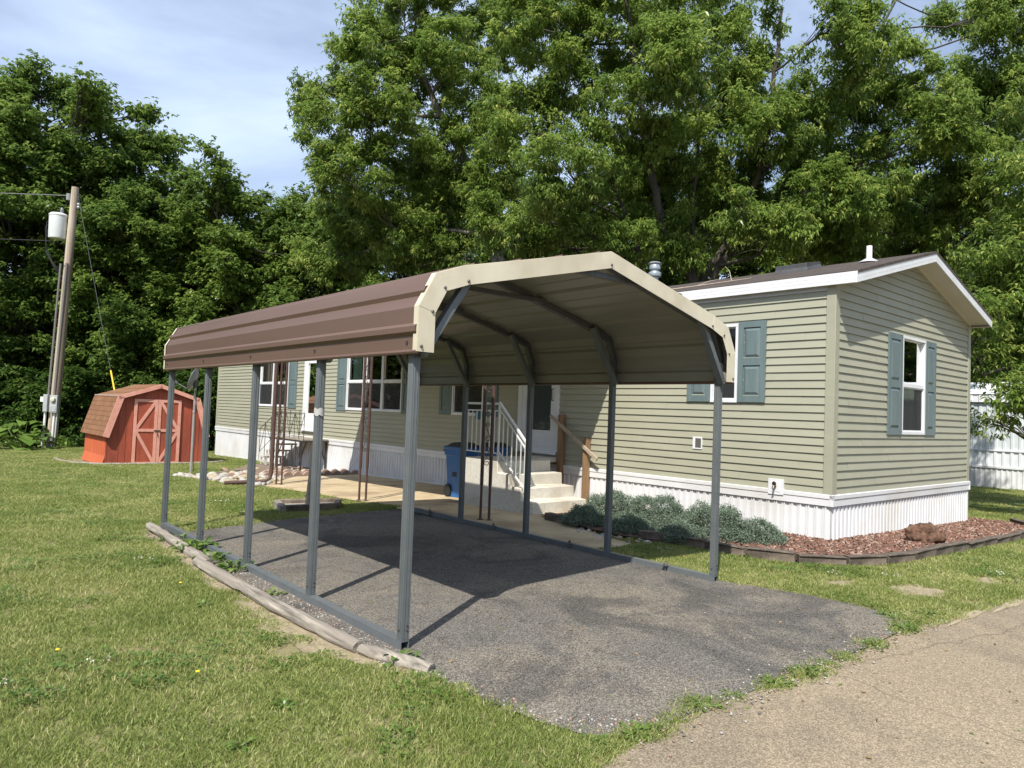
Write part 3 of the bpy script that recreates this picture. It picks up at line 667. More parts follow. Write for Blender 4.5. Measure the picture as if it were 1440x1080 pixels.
m = MB(); t = 2.0; m.add([(t-.25,1.3,rz(t-.25)+.06),(t+.25,1.3,rz(t+.25)+.06),(t+.25,1.85,rz(t+.25)+.06),(t-.25,1.85,rz(t-.25)+.06)]+[(t-.28,1.27,rz(t-.28)),(t+.28,1.27,rz(t+.28)),(t+.28,1.88,rz(t+.28)),(t-.28,1.88,rz(t-.28))]+[(t-.25,1.3,rz(t-.25)+.13),(t+.25,1.3,rz(t+.25)+.10),(t+.25,1.85,rz(t+.25)+.10),(t-.25,1.85,rz(t-.25)+.13)],
   [(8,9,10,11),(0,1,9,8),(1,2,10,9),(2,3,11,10),(3,0,8,11),(4,5,1,0),(5,6,2,1),(6,7,3,2),(7,4,0,3)]); m.build('roof_vent', M('dark_vent', (.045,.045,.048), (.07,.07,.072), 12, .6), home, smooth=False, bevel=.006)
m = MB(); t, s = 2.05, 4.66; z = rz(t)
m.lathe([(.08,-.1),(.08,.25),(.125,.255),(.13,.27),(.13,.33),(.125,.345),(.088,.35),(.088,.40),(.115,.405),(.115,.50),(.11,.51),(.135,.515),(.14,.525),(.10,.555),(.02,.57)], (t,s,z), 20)
m.build('flue_cap', M('bright_galvanized', (.30,.34,.36), (.42,.46,.48), 6, .4, metal=.5), home)

# ------------------------------------------------------------------ patio awning on iron columns
aw = thing('patio_awning', 'flat patio awning on brown scrolled iron columns beside the home', 'awning', (5.2, 8.0, 0))
m = MB(); xa, xb, ya, yb = 3.62, 6.88, 3.95, 12.35; nn_ = 24; vs = []
for y in (ya, yb):
    for i in range(nn_*4+1):
        x = xa+(xb-xa)*i/(nn_*4); vs.append((x, y, 3.02+.28*(x-xa)/(xb-xa)+(.03 if i % 4 in (1,2) else 0)))
k = nn_*4+1; m.add(vs, [(i, i+1, k+i+1, k+i) for i in range(k-1)]); m.build('roof_panel', M('awning_white', (.66,.64,.58), rough=.5), aw, world=True, smooth=False)
m = MB(); m.box(xa-.06, ya, 2.94, xa+.04, yb, 3.06); m.build('gutter', colm, aw, world=True)
def scroll(m, cx, cy, z, r, d, sgn):
    pts = []
    for i in range(26):
        a = i/25*2.3*math.pi; rr = r*(1-.72*i/25); pts.append((cx+d[0]*sgn*(r-rr*math.cos(a)-r*.0)*.0+d[0]*rr*math.cos(a)*sgn, cy+d[1]*rr*math.cos(a)*sgn, z+rr*math.sin(a)))
    m.tube(pts, .006, 5)
for (cx, cy, ang) in ((4.0,4.15,-1.0),(3.72,7.27,-1.0),(3.75,10.98,-1.0)):
    d = (math.cos(ang)*.066, math.sin(ang)*.066); zg = g(cx, cy); m = MB()
    for s in (-1, 1):
        m.tube([(cx+s*d[0], cy+s*d[1], zg), (cx+s*d[0], cy+s*d[1], .52)], .020, 8); m.tube([(cx+s*d[0], cy+s*d[1], .52), (cx+s*d[0], cy+s*d[1], 2.96)], .027, 8)
        m.lathe([(.05,0),(.05,.01),(.025,.014)], (cx+s*d[0], cy+s*d[1], zg+.02), 10)
    c = m.build('column', colm, aw, world=True)
    m = MB(); du = (math.cos(ang), math.sin(ang)); z = .85; i = 0
    while z < 2.8:
        sg = 1 if i % 2 else -1
        def spir(zc, r, s_): return [(cx+du[0]*s_*r*(1-.72*k_/22)*math.cos(k_/22*2.1*math.pi), cy+du[1]*s_*r*(1-.72*k_/22)*math.cos(k_/22*2.1*math.pi), zc+(1 if s_ == sg else -1)*-r*(1-.72*k_/22)*math.sin(k_/22*2.1*math.pi)) for k_ in range(23)]
        m = MB(); m.tube(spir(z, .042, sg)[::-1]+[(cx, cy, z+.10)]+spir(z+.20, .036, -sg), .006, 5); m.build('scroll', iron, c, world=True)
        z += .36; i += 1
m = MB(); cx, cy = 3.60, 11.05; zg = g(cx, cy)
m.tube([(cx,cy,2.95),(cx,cy,zg+.28),(cx-.03,cy,zg+.16),(cx-.14,cy+.02,zg+.09),(cx-.9,cy+.25,zg+.06)], .045, 10); m.build('downspout', colm, aw, world=True)
# ------------------------------------------------------------------ concrete steps with white iron railing
st = thing('concrete_steps', 'pale concrete porch steps with white iron railing at the storm door', 'steps', (5.6, 5.4, 0))
m = MB(); prof = [(4.20,-.12),(4.205,.20),(4.51,.205),(4.50,.225-.02),(4.515,.395),(4.81,.40),(4.815,.595),(5.105,.60),(5.11,.79),(6.78,.80),(6.78,-.12)]
prof = [(4.20,-.12),(4.21,.20),(4.50,.205),(4.512,.395),(4.80,.40),(4.812,.59),(5.10,.595),(5.112,.785),(6.15,.79),(6.15,-.12)]
m.prism(prof, lambda u, v, w: (w, u, v), 5.0, 6.22); m.box(6.20, 5.58, .70, 6.93, 6.13, .784)
m.build('steps', concrete, st, world=True, bevel=.012)
rl = MB(); X = 5.03
def vb(y, z0, z1, r=.011): rl.box(X-r, y-r, z0, X+r, y+r, z1)
rl.box(X-.014, 5.126, .60, X+.014, 5.154, 1.76); rl.box(X-.014, 4.436, .30, X+.014, 4.464, 1.12); rl.box(X-.014, 6.09, .79, X+.014, 6.118, 1.76)
for z, h in ((1.74, .018), (1.62, .012), (.91, .012)): rl.box(X-h, 5.16, z-h, X+h, 6.09, z+h)
def dg(y, dz): return dz+(y-4.45)/(5.14-4.45)*(1.75-1.13)
rl.bar((X,5.14,1.76),(X,4.40,1.09),.036,.03); rl.bar((X,5.12,1.63),(X,4.44,1.02),.024,.02); rl.bar((X,5.12,.93),(X,4.47,.40),.024,.024)
for i in range(1, 6):
    y = 5.14-.115*i; f = (5.12-y)/.65; rl.box(X-.007, y-.007, .93-.53*f, X+.007, y+.007, 1.62-.6*f)
for i in range(1, 8): vb(5.14+.122*i, .91, 1.62, .007)
rl.build('railing', M('white_iron_paint', (.62,.62,.60), (.70,.70,.68), 9, .5), st, world=True)
hr = thing('wooden_handrail', 'sloping wooden handrail on two posts beside the porch steps', 'handrail', (6.8, 5.1, 0))
for (y, z0, z1) in ((5.50,-.05,1.60),(4.84,-.05,1.19)):
    m = MB(); m.box(6.80, y-.05, z0, 6.90, y+.05, z1); m.build('post', wood_m, hr, world=True, bevel=.005)
m = MB(); m.bar((6.77,5.73,1.57),(6.77,4.50,.83),.038,.062); m.build('rail', M('greyed_rail', (.30,.24,.175), (.42,.35,.27), 10, .7), hr, world=True, bevel=.006)

def bin_(x, y, rz, label):
    b = thing('wheeled_bin', label, 'bin', (x, y, g(x, y)+.022), rz, 'blue wheeled bins behind the porch steps')
    m = MB(); sec = [(.21,.24,0),(.225,.26,.35),(.26,.29,.80),(.285,.325,.81),(.285,.325,.93),(.30,.34,.935),(.30,.34,.98)]
    vs = [(sx*a, sy*c, z) for a, c, z in sec for sx, sy in ((-1,-1),(1,-1),(1,1),(-1,1))]
    m.add(vs, [(i*4+j, i*4+(j+1)%4, i*4+4+(j+1)%4, i*4+4+j) for i in range(len(sec)-1) for j in range(4)]+[(3,2,1,0)])
    m.build('body', blue_m, b, bevel=.02, ang=.4)
    m = MB(); vs = []
    for i in range(7):
        t = i/6; yv = -.36+.72*t; zz = .985+.085*math.sin(math.pi*min(1, t*1.1+.05)); vs += [(-.315,yv,.98),(-.26,yv,zz),(.26,yv,zz),(.315,yv,.98)]
    m.add(vs, [(i*4+j, i*4+j+1, i*4+5+j, i*4+4+j) for i in range(6) for j in range(3)]+[(0,3,2,1),(24,25,26,27)]+[(i*4+3, i*4, i*4+4, i*4+7) for i in range(6)])
    m.build('lid', black, b)
    for sx in (-1, 1):
        m = MB(); m.lathe([(.03,-.025),(.12,-.025),(.125,0),(.12,.025),(.03,.025)], (0,0,0), 18); m.v = [(sx*.245+z, .20+y_, .125+x_) for x_, y_, z in m.v]; m.build('wheel', black, b)
    m = MB(); m.tube([(-.22,.36,.88),(-.22,.42,.90),(.22,.42,.90),(.22,.36,.88)], .018, 8); m.build('handle', black, b)
    m = MB(); m.box(-.236,-.1,.40,-.21,.06,.5); m.build('grip_recess', black, b)
    b.scale = (.74,.78,.98)
    return b
bin_(5.66, 7.0, .1, 'blue wheeled bin with black lid standing clear of the steps, its side and wheel showing')
bin_(6.42, 6.98, -.05, 'blue wheeled bin with black lid close to the wall behind the step landing')
ct = MB(); ct.lathe([(.05,0),(.06,.02),(.065,.13),(.06,.135),(.055,.03)], (0,0,0), 14)
o = ct.build('hanging_cup', M('teal_plastic', (.02,.13,.18), rough=.45), ang=.5); o.location = (5.11, 5.80, 1.46); tag(o, 'small teal cup hung inside the white step railing', 'cup')

# ------------------------------------------------------------------ metal landing at the far door
dk = thing('metal_landing', 'small rusty metal landing with scissor pattern railing and steps at the far door', 'landing', (6.2, 15.6, g(6.2, 15.6)))
gz_ = g(6.2, 15.6); X0, X1, Y0, Y1, ZD = 6.02, 6.84, 14.85, 16.75, .63
deckm = M('grey_deck_board', (.20,.17,.13), (.34,.30,.24), 14, .85)
m = MB()
for i in range(8):
    a = X0+(X1-X0)*i/8; m.box(a+.004, Y0, ZD-.035, a+(X1-X0)/8-.004, Y1, ZD)
m.build('platform', deckm, dk, world=True)
m = MB(); 
for x in (X0+.02, X1-.04): m.box(x-.018, Y0, ZD-.085, x+.018, Y1, ZD-.036)
for y in (Y0+.02, Y1-.02): m.box(X0+.04, y-.018, ZD-.08, X1-.06, y+.018, ZD-.037)
m.build('frame', iron, dk, world=True)
for (x, y) in ((X0+.02,Y0+.12),(X0+.02,Y1-.1),(X1-.06,Y0+.12),(X1-.06,Y1-.1)):
    m = MB(); m.box(x-.02, y-.02, gz_-.02, x+.02, y+.02, ZD-.086); dy = .42 if y < 15.5 else -.42
    m.bar((x, y+.021*(1 if dy>0 else -1), gz_+.25), (x, y+dy, ZD-.09), .022, .022); m.build('leg', iron, dk, world=True)
m = MB(); m.box(X0+.01, Y0+.15, gz_+.04, X0+.03, Y1-.12, gz_+.07); m.build('brace', iron, dk, world=True)
m = MB(); rx = X0+.02; zt = 1.36
def rod(a, b, r=.008): m.tube([a, b], r, 5)
rod((rx,Y0,zt),(rx,Y1,zt),.011); rod((rx,Y0,ZD+.08),(rx,Y1,ZD+.08)); n = 6
for i in range(n+1):
    y = Y0+(Y1-Y0)*i/n; rod((rx,y,ZD-.02),(rx,y,zt+(.07 if i % 2 else 0)),.009)
    if i < n:
        y2 = Y0+(Y1-Y0)*(i+1)/n; a, b = (ZD+.08, zt) if i % 2 else (zt, ZD+.08); rod((rx,y,a),(rx,y2,b)); 
        rod((rx,y,(a+b)/2),(rx,y2,b if i % 2 else (a+b)/2))
ye, zd = Y1+1.25, -.50
rod((rx,Y1,zt),(rx,ye,zt+zd-.05),.011); rod((rx,Y1,ZD+.08),(rx,ye,gz_+.35))
for i in range(1, 4):
    f = i/3; y = Y1+(ye-Y1)*f; rod((rx,y,gz_+.1+.35*(1-f)),(rx,y,zt+(zd-.05)*f),.009)
    f0 = (i-1)/3; y0_ = Y1+(ye-Y1)*f0
    if i % 2: rod((rx,y0_,zt+(zd-.05)*f0),(rx,y,ZD+.08+(gz_+.27-ZD)*f))
    else: rod((rx,y0_,ZD+.08+(gz_+.27-ZD)*f0),(rx,y,zt+(zd-.05)*f))
m.build('railing', iron, dk, world=True)
for i in range(3):
    zz = ZD-.22*(i+1); y = Y1+.06+.40*i; m = MB(); m.box(X0+.05, y, zz-.05, X1-.1, y+.36, zz)
    for x in (X0+.06, X1-.15): m.box(x, y+.02, gz_-.02, x+.04, y+.06, zz-.051); m.box(x, y+.30, gz_-.02, x+.04, y+.34, zz-.051)
    m.box(X0+.06, y+.061, zz-.2, X0+.08, y+.299, zz-.12)
    m.build('step', M('pale_step', (.40,.38,.34), (.52,.50,.46), 14, .8), dk, world=True)

# ------------------------------------------------------------------ satellite dish on a pole
ds = thing('satellite_dish', 'small grey satellite dish on a thin pole in front of the red shed', 'satellite dish', (3.0, 14.55, g(3, 14.55)))
m = MB(); m.tube([(3.0,14.55,g(3,14.55)-.05),(3.0,14.55,1.2),(3.0,14.55,1.92)], [.03,.03,.026], 10); m.lathe([(.036,0),(.036,.05)], (3,14.55,1.30), 10); m.tube([(3.0,14.52,1.85),(3.05,14.53,1.5),(3.02,14.515,1.2),(3.045,14.52,.8),(3.03,14.52,.3),(3.05,14.5,-.15)], .008, 5, 1)
m.build('pole', [M('pole_metal', (.30,.29,.27), (.42,.40,.38), 20, .5, metal=.4), black], ds, world=True)
nrm = Vector((-.93*r2+.36*u2-.10*fw)).normalized(); ta = nrm.cross(Vector((0,0,1))).normalized(); tb = ta.cross(nrm); cen = Vector((2.93,14.56,2.13))
m = MB(); vs = [cen-nrm*.07]
for j in range(1, 6):
    r_ = .30*j/5
    for i in range(24): t = i/24*2*math.pi; vs.append(cen+ta*r_*.92*math.cos(t)+tb*r_*math.sin(t)-nrm*.07*(1-(j/5)**2))
fs = [(0, 1+i, 1+(i+1)%24) for i in range(24)]+[(1+(j-1)*24+i, 1+j*24+i, 1+j*24+(i+1)%24, 1+(j-1)*24+(i+1)%24) for j in range(1,5) for i in range(24)]
m.add(vs, fs); k = len(vs); m.add([v-nrm*.008 for v in vs], [f[::-1] for f in fs]); m.add([vs[97+i] for i in range(24)]+[vs[97+i]-nrm*.008 for i in range(24)], [(i,(i+1)%24,24+(i+1)%24,24+i) for i in range(24)])
m.build('dish', M('dish_grey', (.20,.21,.215), (.26,.27,.275), 5, .45), ds, world=True)
m = MB(); low = cen-tb*.27; m.tube([low, low+nrm*.30+tb*.04], .012, 6); e = low+nrm*.30+tb*.05; m.bar(e, e+nrm*.09+tb*.03, .05, .05); m.bar(cen-nrm*.09, (3.0,14.55,1.95), .07, .09); m.build('feed_arm', steel_d, ds, world=True)

# ------------------------------------------------------------------ red barn shed
sh = thing('garden_shed', 'small red barn shed with pink trim, crossed double doors and brown shingles', 'shed', (3.5, 19.62, g(3.5, 20)-.02), .03)
GB = [(-1.40,0),(-1.40,.95),(-1.13,2.03),(0,2.41),(1.13,2.03),(1.40,.95),(1.40,0)]
m = MB(); m.prism(GB, lambda u, v, w: (u, w, v), 0, .04)
for x in [-1.38,-1.08,-.9,-.72]+[.66,.95,1.2,1.38]:
    zt_ = 2.36-abs(x)*.34 if abs(x) < 1.1 else 2.03-(abs(x)-1.13)*4
    m.box(x-.012, -.010, 0, x+.012, .005, min(zt_, 2.0))
for x in (-.4,-.02,.3): m.box(x-.012, -.010, 2.0, x+.012, .005, 2.36-abs(x)*.34)
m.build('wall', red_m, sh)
m = MB(); m.prism(GB, lambda u, v, w: (u, w, v), 2.56, 2.60); m.build('wall', red_m, sh)
for sx in (-1, 1):
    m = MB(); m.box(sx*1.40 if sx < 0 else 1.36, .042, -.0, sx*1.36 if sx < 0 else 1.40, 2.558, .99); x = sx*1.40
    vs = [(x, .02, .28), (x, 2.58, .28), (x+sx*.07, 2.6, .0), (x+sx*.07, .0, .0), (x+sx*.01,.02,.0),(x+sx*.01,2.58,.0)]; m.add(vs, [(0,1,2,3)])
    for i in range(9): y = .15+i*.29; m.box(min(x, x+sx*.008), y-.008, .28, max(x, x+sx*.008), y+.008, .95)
    m.build('wall', red_sunlit_m, sh)
rf = [(-1.52,.86),(-1.17,2.06),(0,2.455),(1.17,2.06),(1.52,.86)]
m = MB(); th = .035
inner = [(-1.485,.855),(-1.14,2.03),(0,2.415),(1.14,2.03),(1.485,.855)]
m.prism(rf+inner[::-1], lambda u, v, w: (u, w, v), -.13, 2.72); ro = m.build('roof', shingle_brown, sh, ang=.15)
set_uv(ro, lambda co: (co.y, (2.455-co.z)*1.03 if abs(co.x) > 1.1 else abs(co.x)))
m = MB()
for a, b in zip(rf[:-1], rf[1:]):
    a_, b_ = Vector(a), Vector(b); d = (b_-a_).normalized(); nn2 = Vector((d.y, -d.x)); wd = .17 if abs(a_.x+b_.x) > 2 else .115
    m.add([(p.x, y, p.y) for y in (-.155, -.131) for p in (a_, b_, b_+nn2*wd, a_+nn2*wd)], [(0,1,2,3),(7,6,5,4),(0,4,5,1),(1,5,6,2),(2,6,7,3),(3,7,4,0)])
m.build('trim', pink_m, sh, smooth=False)
for sx in (-1, 1):
    m = MB(); m.box(min(sx*1.175, sx*1.125), -.12, 2.055, max(sx*1.175, sx*1.125), 2.7, 2.075); m.build('drip_edge', M('aluminium_edge', (.5,.48,.46), rough=.5), sh)
for (a, b, sg) in ((-.70,-.035,1),(-.025,.64,-1)):
    m = MB(); m.box(a, -.032, .03, b, -.012, 1.98)
    for x in (a+.2, a+.45): m.box(x-.006, -.035, .1, x+.006, -.032, 1.9)
    dr = m.build('door', red_m, sh)
    m = MB(); t = .085; y = -.054; y2 = -.033
    m.box(a, y, .03, a+t, y2, 1.98); m.box(b-t, y, .03, b, y2, 1.98)
    for z in (1.98-t, 1.00): m.box(a+t, y+.002, z, b-t, y2, z+t)
    m.box(a+t, y+.002, .03, b-t, y2, .09)
    oa, ob = (a+t, b-t) if sg > 0 else (b-t, a+t)
    m.bar((oa, -.044, 1.09), (ob, -.044, 1.89), .017, .085, (0,0,1)); m.bar((oa, -.044, .99), (ob, -.044, .10), .017, .085, (0,0,1))
    m.build('trim_boards', pink_m, dr, smooth=False)
m = MB(); m.box(-.12, -.075, 1.02, .06, -.056, 1.05); m.tube([(-.05,-.07,1.06),(-.05,-.085,1.0),(-.02,-.08,.9),(-.0,-.075,.84)], .008, 6); m.build('latch', iron, sh)
def log(name, pts, r, label, cat, group=None, mat=greywood, flat=.8, n=12, jit=.007):
    m = MB(); P = []
    for a, b in zip(pts[:-1], pts[1:]):
        a, b = Vector(a), Vector(b); k = max(1, int((b-a).length/.12))
        P += [a.lerp(b, i/k) for i in range(k)]
    P.append(Vector(pts[-1])); q = random.Random(len(P)+int(r*1000)); rs = [r*(1+q.uniform(-.05,.05)) for _ in P]; rs[0] *= .88; rs[-1] *= .82
    m.tube(P, rs, n); m.v = [(x+q.uniform(-jit,jit), y+q.uniform(-jit,jit), g(x,y)+(z-g(x,y))*flat+q.uniform(-jit,jit)*.6) for x, y, z in m.v]
    o = m.build(name, mat, ang=.9); tag(o, label, cat, group); return o
log('log_edging', [(x, y, g(x,y)+.03) for x, y in ((1.35,22.9),(1.3,21.5),(1.5,20.1),(1.95,19.4),(3.0,19.15),(4.3,19.1),(5.2,19.3),(5.6,19.9))], .05, 'low weathered curved edging in the grass around the red shed', 'edging')

# ------------------------------------------------------------------ utility pole
PB, PT = Vector((2.30,30.40,-.60)), Vector((2.50,29.80,10.13)); ax = (PT-PB)
up_ = thing('utility_pole', 'leaning wooden utility pole with grey transformer and electric meters', 'utility pole', tuple(PB))
cr, cn = Vector((.76,-.65,0)), Vector((-.65,-.76,0))
def ph(z): return PB+ax*((z-PB.z)/ax.z)
m = MB(); m.tube([ph(z) for z in (-.7,2,4,6,8,10.13)], [.19,.18,.17,.16,.15,.135], 14); m.build('pole', polewood, up_, world=True)
tc_ = ph(8.5)+cr*(-.52)+cn*.08
m = MB(); m.lathe([(.25,-.53),(.31,-.52),(.32,-.48),(.33,.38),(.345,.40),(.345,.44),(.29,.50),(.05,.54)], tc_, 22); m.build('transformer', trafo_m, up_, world=True)
m = MB()
for z in (8.25, 8.75): m = MB(); m.bar(ph(z)+cr*(-.14), ph(z)+cr*(-.24), .06, .12); m.build('transformer_bracket', steel_d, up_, world=True)
ins = M('grey_porcelain', (.24,.25,.26), rough=.3)
for pr_, at_, n_ in (([(.05,0),(.08,.03),(.05,.06),(.08,.09),(.05,.12),(.075,.15),(.045,.18),(.02,.24)], tc_+Vector((.1,-.05,.52)), 10), ([(.06,-.14),(.09,-.13),(.09,.13),(.06,.14)], ph(9.72)+cr*(-.24), 10), ([(.04,-.12),(.07,-.06),(.04,0),(.07,.06),(.04,.12)], ph(9.35)+cr*.22+cn*.05, 8)):
    m = MB(); m.lathe(pr_, at_, n_); m.build('insulator', ins, up_, world=True)
m = MB(); m.bar(ph(9.72)+cr*(-.02), ph(9.72)+cr*(-.34), .05, .05); m.build('bracket', steel_d, up_, world=True)
m = MB(); m.bar(ph(9.45)+cr*.05, ph(9.45)+cr*.24, .05, .04); m.build('bracket', steel_d, up_, world=True)
m = MB()
m.tube([tc_+Vector((.1,-.05,.75)), tc_+Vector((.25,-.1,.95)), ph(9.55)+cr*(-.15)+cn*.05], .012, 5)
for k, sx in enumerate((-.36,-.40,-.34)):
    a = tc_+cr*sx+Vector((0,0,.25-.2*k)); m.tube([a, a+cr*(-.1)+Vector((0,0,-.1)), tc_+cr*(-.42)+Vector((0,0,-.9-.1*k)), tc_+cr*(-.15+.05*k)+Vector((0,0,-1.45-.12*k)), ph(6.75)+cr*(-.33)+cn*.12+Vector((0,0,-.1*k)), ph(6.9)+cr*(-.22+.16*(k%2))+cn*.16], .016, 5)
m.tube([ph(9.9)+cr*.1, ph(9.8)+cr*.28+cn*.05, ph(9.45)+cr*.30, ph(9.2)+cr*.36], .014, 5)
m.build('cable', black, up_, world=True)
for sx, z1 in ((-.20, 6.95), (.04, 6.98)):
    m = MB(); m.tube([ph(z)+cr*sx+cn*.17 for z in (1.55,4,z1)], .040 if sx < 0 else .05, 8); m.build('conduit', M('conduit_dark', (.17,.16,.15), rough=.5) if sx < 0 else M('conduit_dark', (.17,.16,.15), rough=.5), up_, world=True)
for sx, mt in ((-.24, pvc), (.13, pvc), (.24, conduit_m)):
    m = MB(); m.tube([ph(z)+cr*sx+cn*.20 for z in (-.62, .9)], .045 if sx != .24 else .03, 8); m.build('conduit', mt, up_, world=True)
def mbox(cx, z0, z1, w, dp_, dial):
    c = ph(1.2)+cr*cx+cn*.27; m = MB(); fr = Matrix(((cr.x,-cn.x,0),(cr.y,-cn.y,0),(0,0,1)))
    m.box(-w/2,-dp_/2,z0,w/2,dp_/2,z1)
    if dial:
        m.box(-w/2+.03,-dp_/2-.012,z0+.04,w/2-.03,-dp_/2-.0,z0+.28)
    m.v = [tuple(fr @ Vector((x,y,0))+Vector((c.x,c.y,z))) for x, y, z in m.v]
    o = m.build('meter_box', meter_m, up_, world=True, bevel=.008)
    if dial:
        d = MB(); d.lathe([(.10,0),(.10,.05),(.085,.09),(.03,.10)], (0,0,0), 18); d.v = [tuple(fr @ Vector((x,-dp_/2-z,0))+Vector((c.x,c.y,z1-.17+y))) for x, y, z in d.v]; d.build('meter_dial', M('meter_glass', (.55,.54,.42), rough=.2), o, world=True)
    else:
        d = MB(); d.box(-.06,-.06,-.1,.06,.06,.1); d.v = [tuple(fr @ Vector((x-w/2-.06,y,0))+Vector((c.x,c.y,z1-.2+z))) for x, y, z in d.v]; d.build('service_cap', pvc, o, world=True)
mbox(-.20, .92, 1.62, .17, .14, False); mbox(.13, .90, 1.60, .30, .14, True)
def cable(name, pts, r, label, mat=black):
    m = MB(); m.tube(pts, r, 5); o = m.build(name, mat); tag(o, label, 'cable'); return o
a = ph(9.78)+cr*(-.34); cable('power_line', [a]+[a-cr*(k*3.2)+Vector((0,0,-.06*math.sin(k/5*math.pi)+.03*k)) for k in range(1,8)], .022, 'upper power line running off from the top of the utility pole', M('line_grey', (.16,.16,.16), rough=.5))
a = tc_+cr*(-.32)+Vector((0,0,-.62)); cable('power_line', [ph(7.75)+cr*(-.12), a]+[a-cr*(k*3.2)+Vector((0,0,.02*k-.05*math.sin(k/5*math.pi))) for k in range(1,8)], .020, 'lower power line running off from below the transformer')
gw_ = thing('guy_wire', 'thin steel guy wire with yellow guard running down behind the shed', 'guy wire', (3.75, 24.2, g(3.7, 24.2)))
GA, GB_ = ph(9.75)+cr*.15, Vector((3.72,24.2,g(3.7,24.2)))
m = MB(); m.tube([GA, GA.lerp(GB_, .5)+Vector((0,0,-.03)), GB_], .008, 5); m.build('wire', steel_d, gw_, world=True)
m = MB(); m.tube([GA.lerp(GB_, .70), GA.lerp(GB_, .97)], .030, 8); m.build('guard', yellow, gw_, world=True)

# ------------------------------------------------------------------ edging timbers, rocks, planter
log('landscape_timber', [(-.15,5.66,.045),(-.20,4.6,.045),(-.23,3.75,.045),(-.25,3.1,.045)], .056, 'far weathered half round timber along the carport edge', 'timber', 'weathered timbers along the grass edge of the driveway')
log('landscape_timber', [(-.325,3.22,.045),(-.335,2.4,.05),(-.325,1.3,.05),(-.27,.10,.045)], .060, 'long cracked weathered timber between lawn and carport, middle of the row', 'timber', 'weathered timbers along the grass edge of the driveway')
log('landscape_timber', [(-.262,.075,.04),(-.18,-.18,.035),(-.07,-.45,.02)], .052, 'short split timber ending nearest the road', 'timber', 'weathered timbers along the grass edge of the driveway')
def along(poly, step):
    out = []; d = 0; P = [Vector((x, y, 0)) for x, y in poly]; seg = [(P[i], P[i+1]) for i in range(len(P)-1)]; tot = sum((b-a).length for a, b in seg); t = 0
    while t < tot-.05:
        u = t
        for a, b in seg:
            l = (b-a).length
            if u <= l: out.append((a.lerp(b, u/l), (b-a).normalized())); break
            u -= l
        t += step
    return out
ORD = 'first second third fourth fifth sixth seventh eighth ninth tenth eleventh twelfth thirteenth fourteenth fifteenth sixteenth seventeenth eighteenth nineteenth twentieth'.split()
EDGE = [(4.98,1.62),(5.07,1.2),(5.06,.8),(5.04,.45),(5.2,.02),(5.6,-.35),(6.1,-.57),(6.75,-.69),(7.4,-.71),(8.5,-.74),(9.5,-.75),(10.8,-.75),(12.0,-.65),(12.9,-.33),(13.38,.1)]
pts = along(EDGE, .56); bl = None
for i, (p, d) in enumerate(pts):
    q = pts[i+1][0] if i+1 < len(pts) else Vector((13.38,.1,0))
    if (q-p).length < .2: continue
    e = (q-p); L_ = e.length-.022; m = MB(); hh = .125+.012*random.uniform(-1,1)
    m.box(-L_/2,-.05,-.06,L_/2,.05,hh-.018); m.box(-L_/2,-.062,hh-.018,L_/2,.05,hh)
    m.v = [(x+random.uniform(-.005,.005), y+random.uniform(-.006,.006), z+random.uniform(-.004,.004)) for x, y, z in m.v]
    o = m.build('edging_timber', darkwood, smooth=False, bevel=.008); c = (p+q)/2; o.location = (c.x, c.y, g(c.x, c.y)); o.rotation_euler = (random.uniform(-.03,.03), random.uniform(-.015,.015), math.atan2(e.y, e.x))
    tag(o, '%s dark timber block of the mulch bed edging counted from the junipers' % ORD[min(i, 19)], 'edging block', 'timber blocks edging the mulch bed')
for i, ((xa_, ya_), (xb_, yb_), lab) in enumerate([((4.86,3.72),(4.82,3.1),'dark edging timber beside the bottom porch step'),((4.83,1.95),(5.0,1.6),'short edging timber below the junipers')]):
    m = MB(); L_ = math.hypot(xb_-xa_, yb_-ya_); m.box(-L_/2,-.06,-.05,L_/2,.06,.13); o = m.build('edging_timber', darkwood, smooth=False, bevel=.01); o.location = ((xa_+xb_)/2, (ya_+yb_)/2, 0); o.rotation_euler = (0,0,math.atan2(yb_-ya_, xb_-xa_)); tag(o, lab, 'edging block', 'timber blocks edging the mulch bed')
def rock_mesh(name, r, mat, seed, n=3, amp=.3, sq=(1,1,1)):
    import bmesh
    from mathutils import noise
    bm = bmesh.new(); bmesh.ops.create_icosphere(bm, subdivisions=n, radius=1)
    for v in bm.verts:
        k = 1+amp*noise.fractal(v.co*1.3+Vector((seed*7.1,seed*3.3,0)), .8, 2.1, 4); v.co = Vector((v.co.x*sq[0], v.co.y*sq[1], v.co.z*sq[2]))*k*r
    me = bpy.data.meshes.new(name); bm.to_mesh(me); bm.free(); me.materials.append(mat)
    for p in me.polygons: p.use_smooth = True
    return me
o = bpy.data.objects.new('lava_rock', rock_mesh('lava_rock', .2, lava, 3, 4, .45, (1.15,.8,.85))); COL.objects.link(o); o.location = (8.28,-.28,.10); o.rotation_euler = (.1,.22,-.75)
tag(o, 'large dark red pitted lava rock lying on the mulch', 'rock')
rkm = [rock_mesh('stone', .11, stone_ms[i % 4], 20+i, 2, .28, (1.2,.95,.65)) for i in range(12)]
def stone(x, y, s, k, lab, grp):
    o = bpy.data.objects.new('stone', rkm[k]); COL.objects.link(o); o.location = (x, y, g(x, y)+.03*s); o.scale = (s,s,s); o.rotation_euler = (random.uniform(-.3,.3), random.uniform(-.3,.3), random.uniform(0,6.3)); tag(o, lab, 'stone', grp)
LABS = {0: 'rounded off white stone in the rock bed near the dish pole', 1: 'yellowish tan stone in the rock bed near the dish pole', 2: 'grey stone in the rock bed near the dish pole', 3: 'reddish brown stone in the rock bed near the metal landing'}
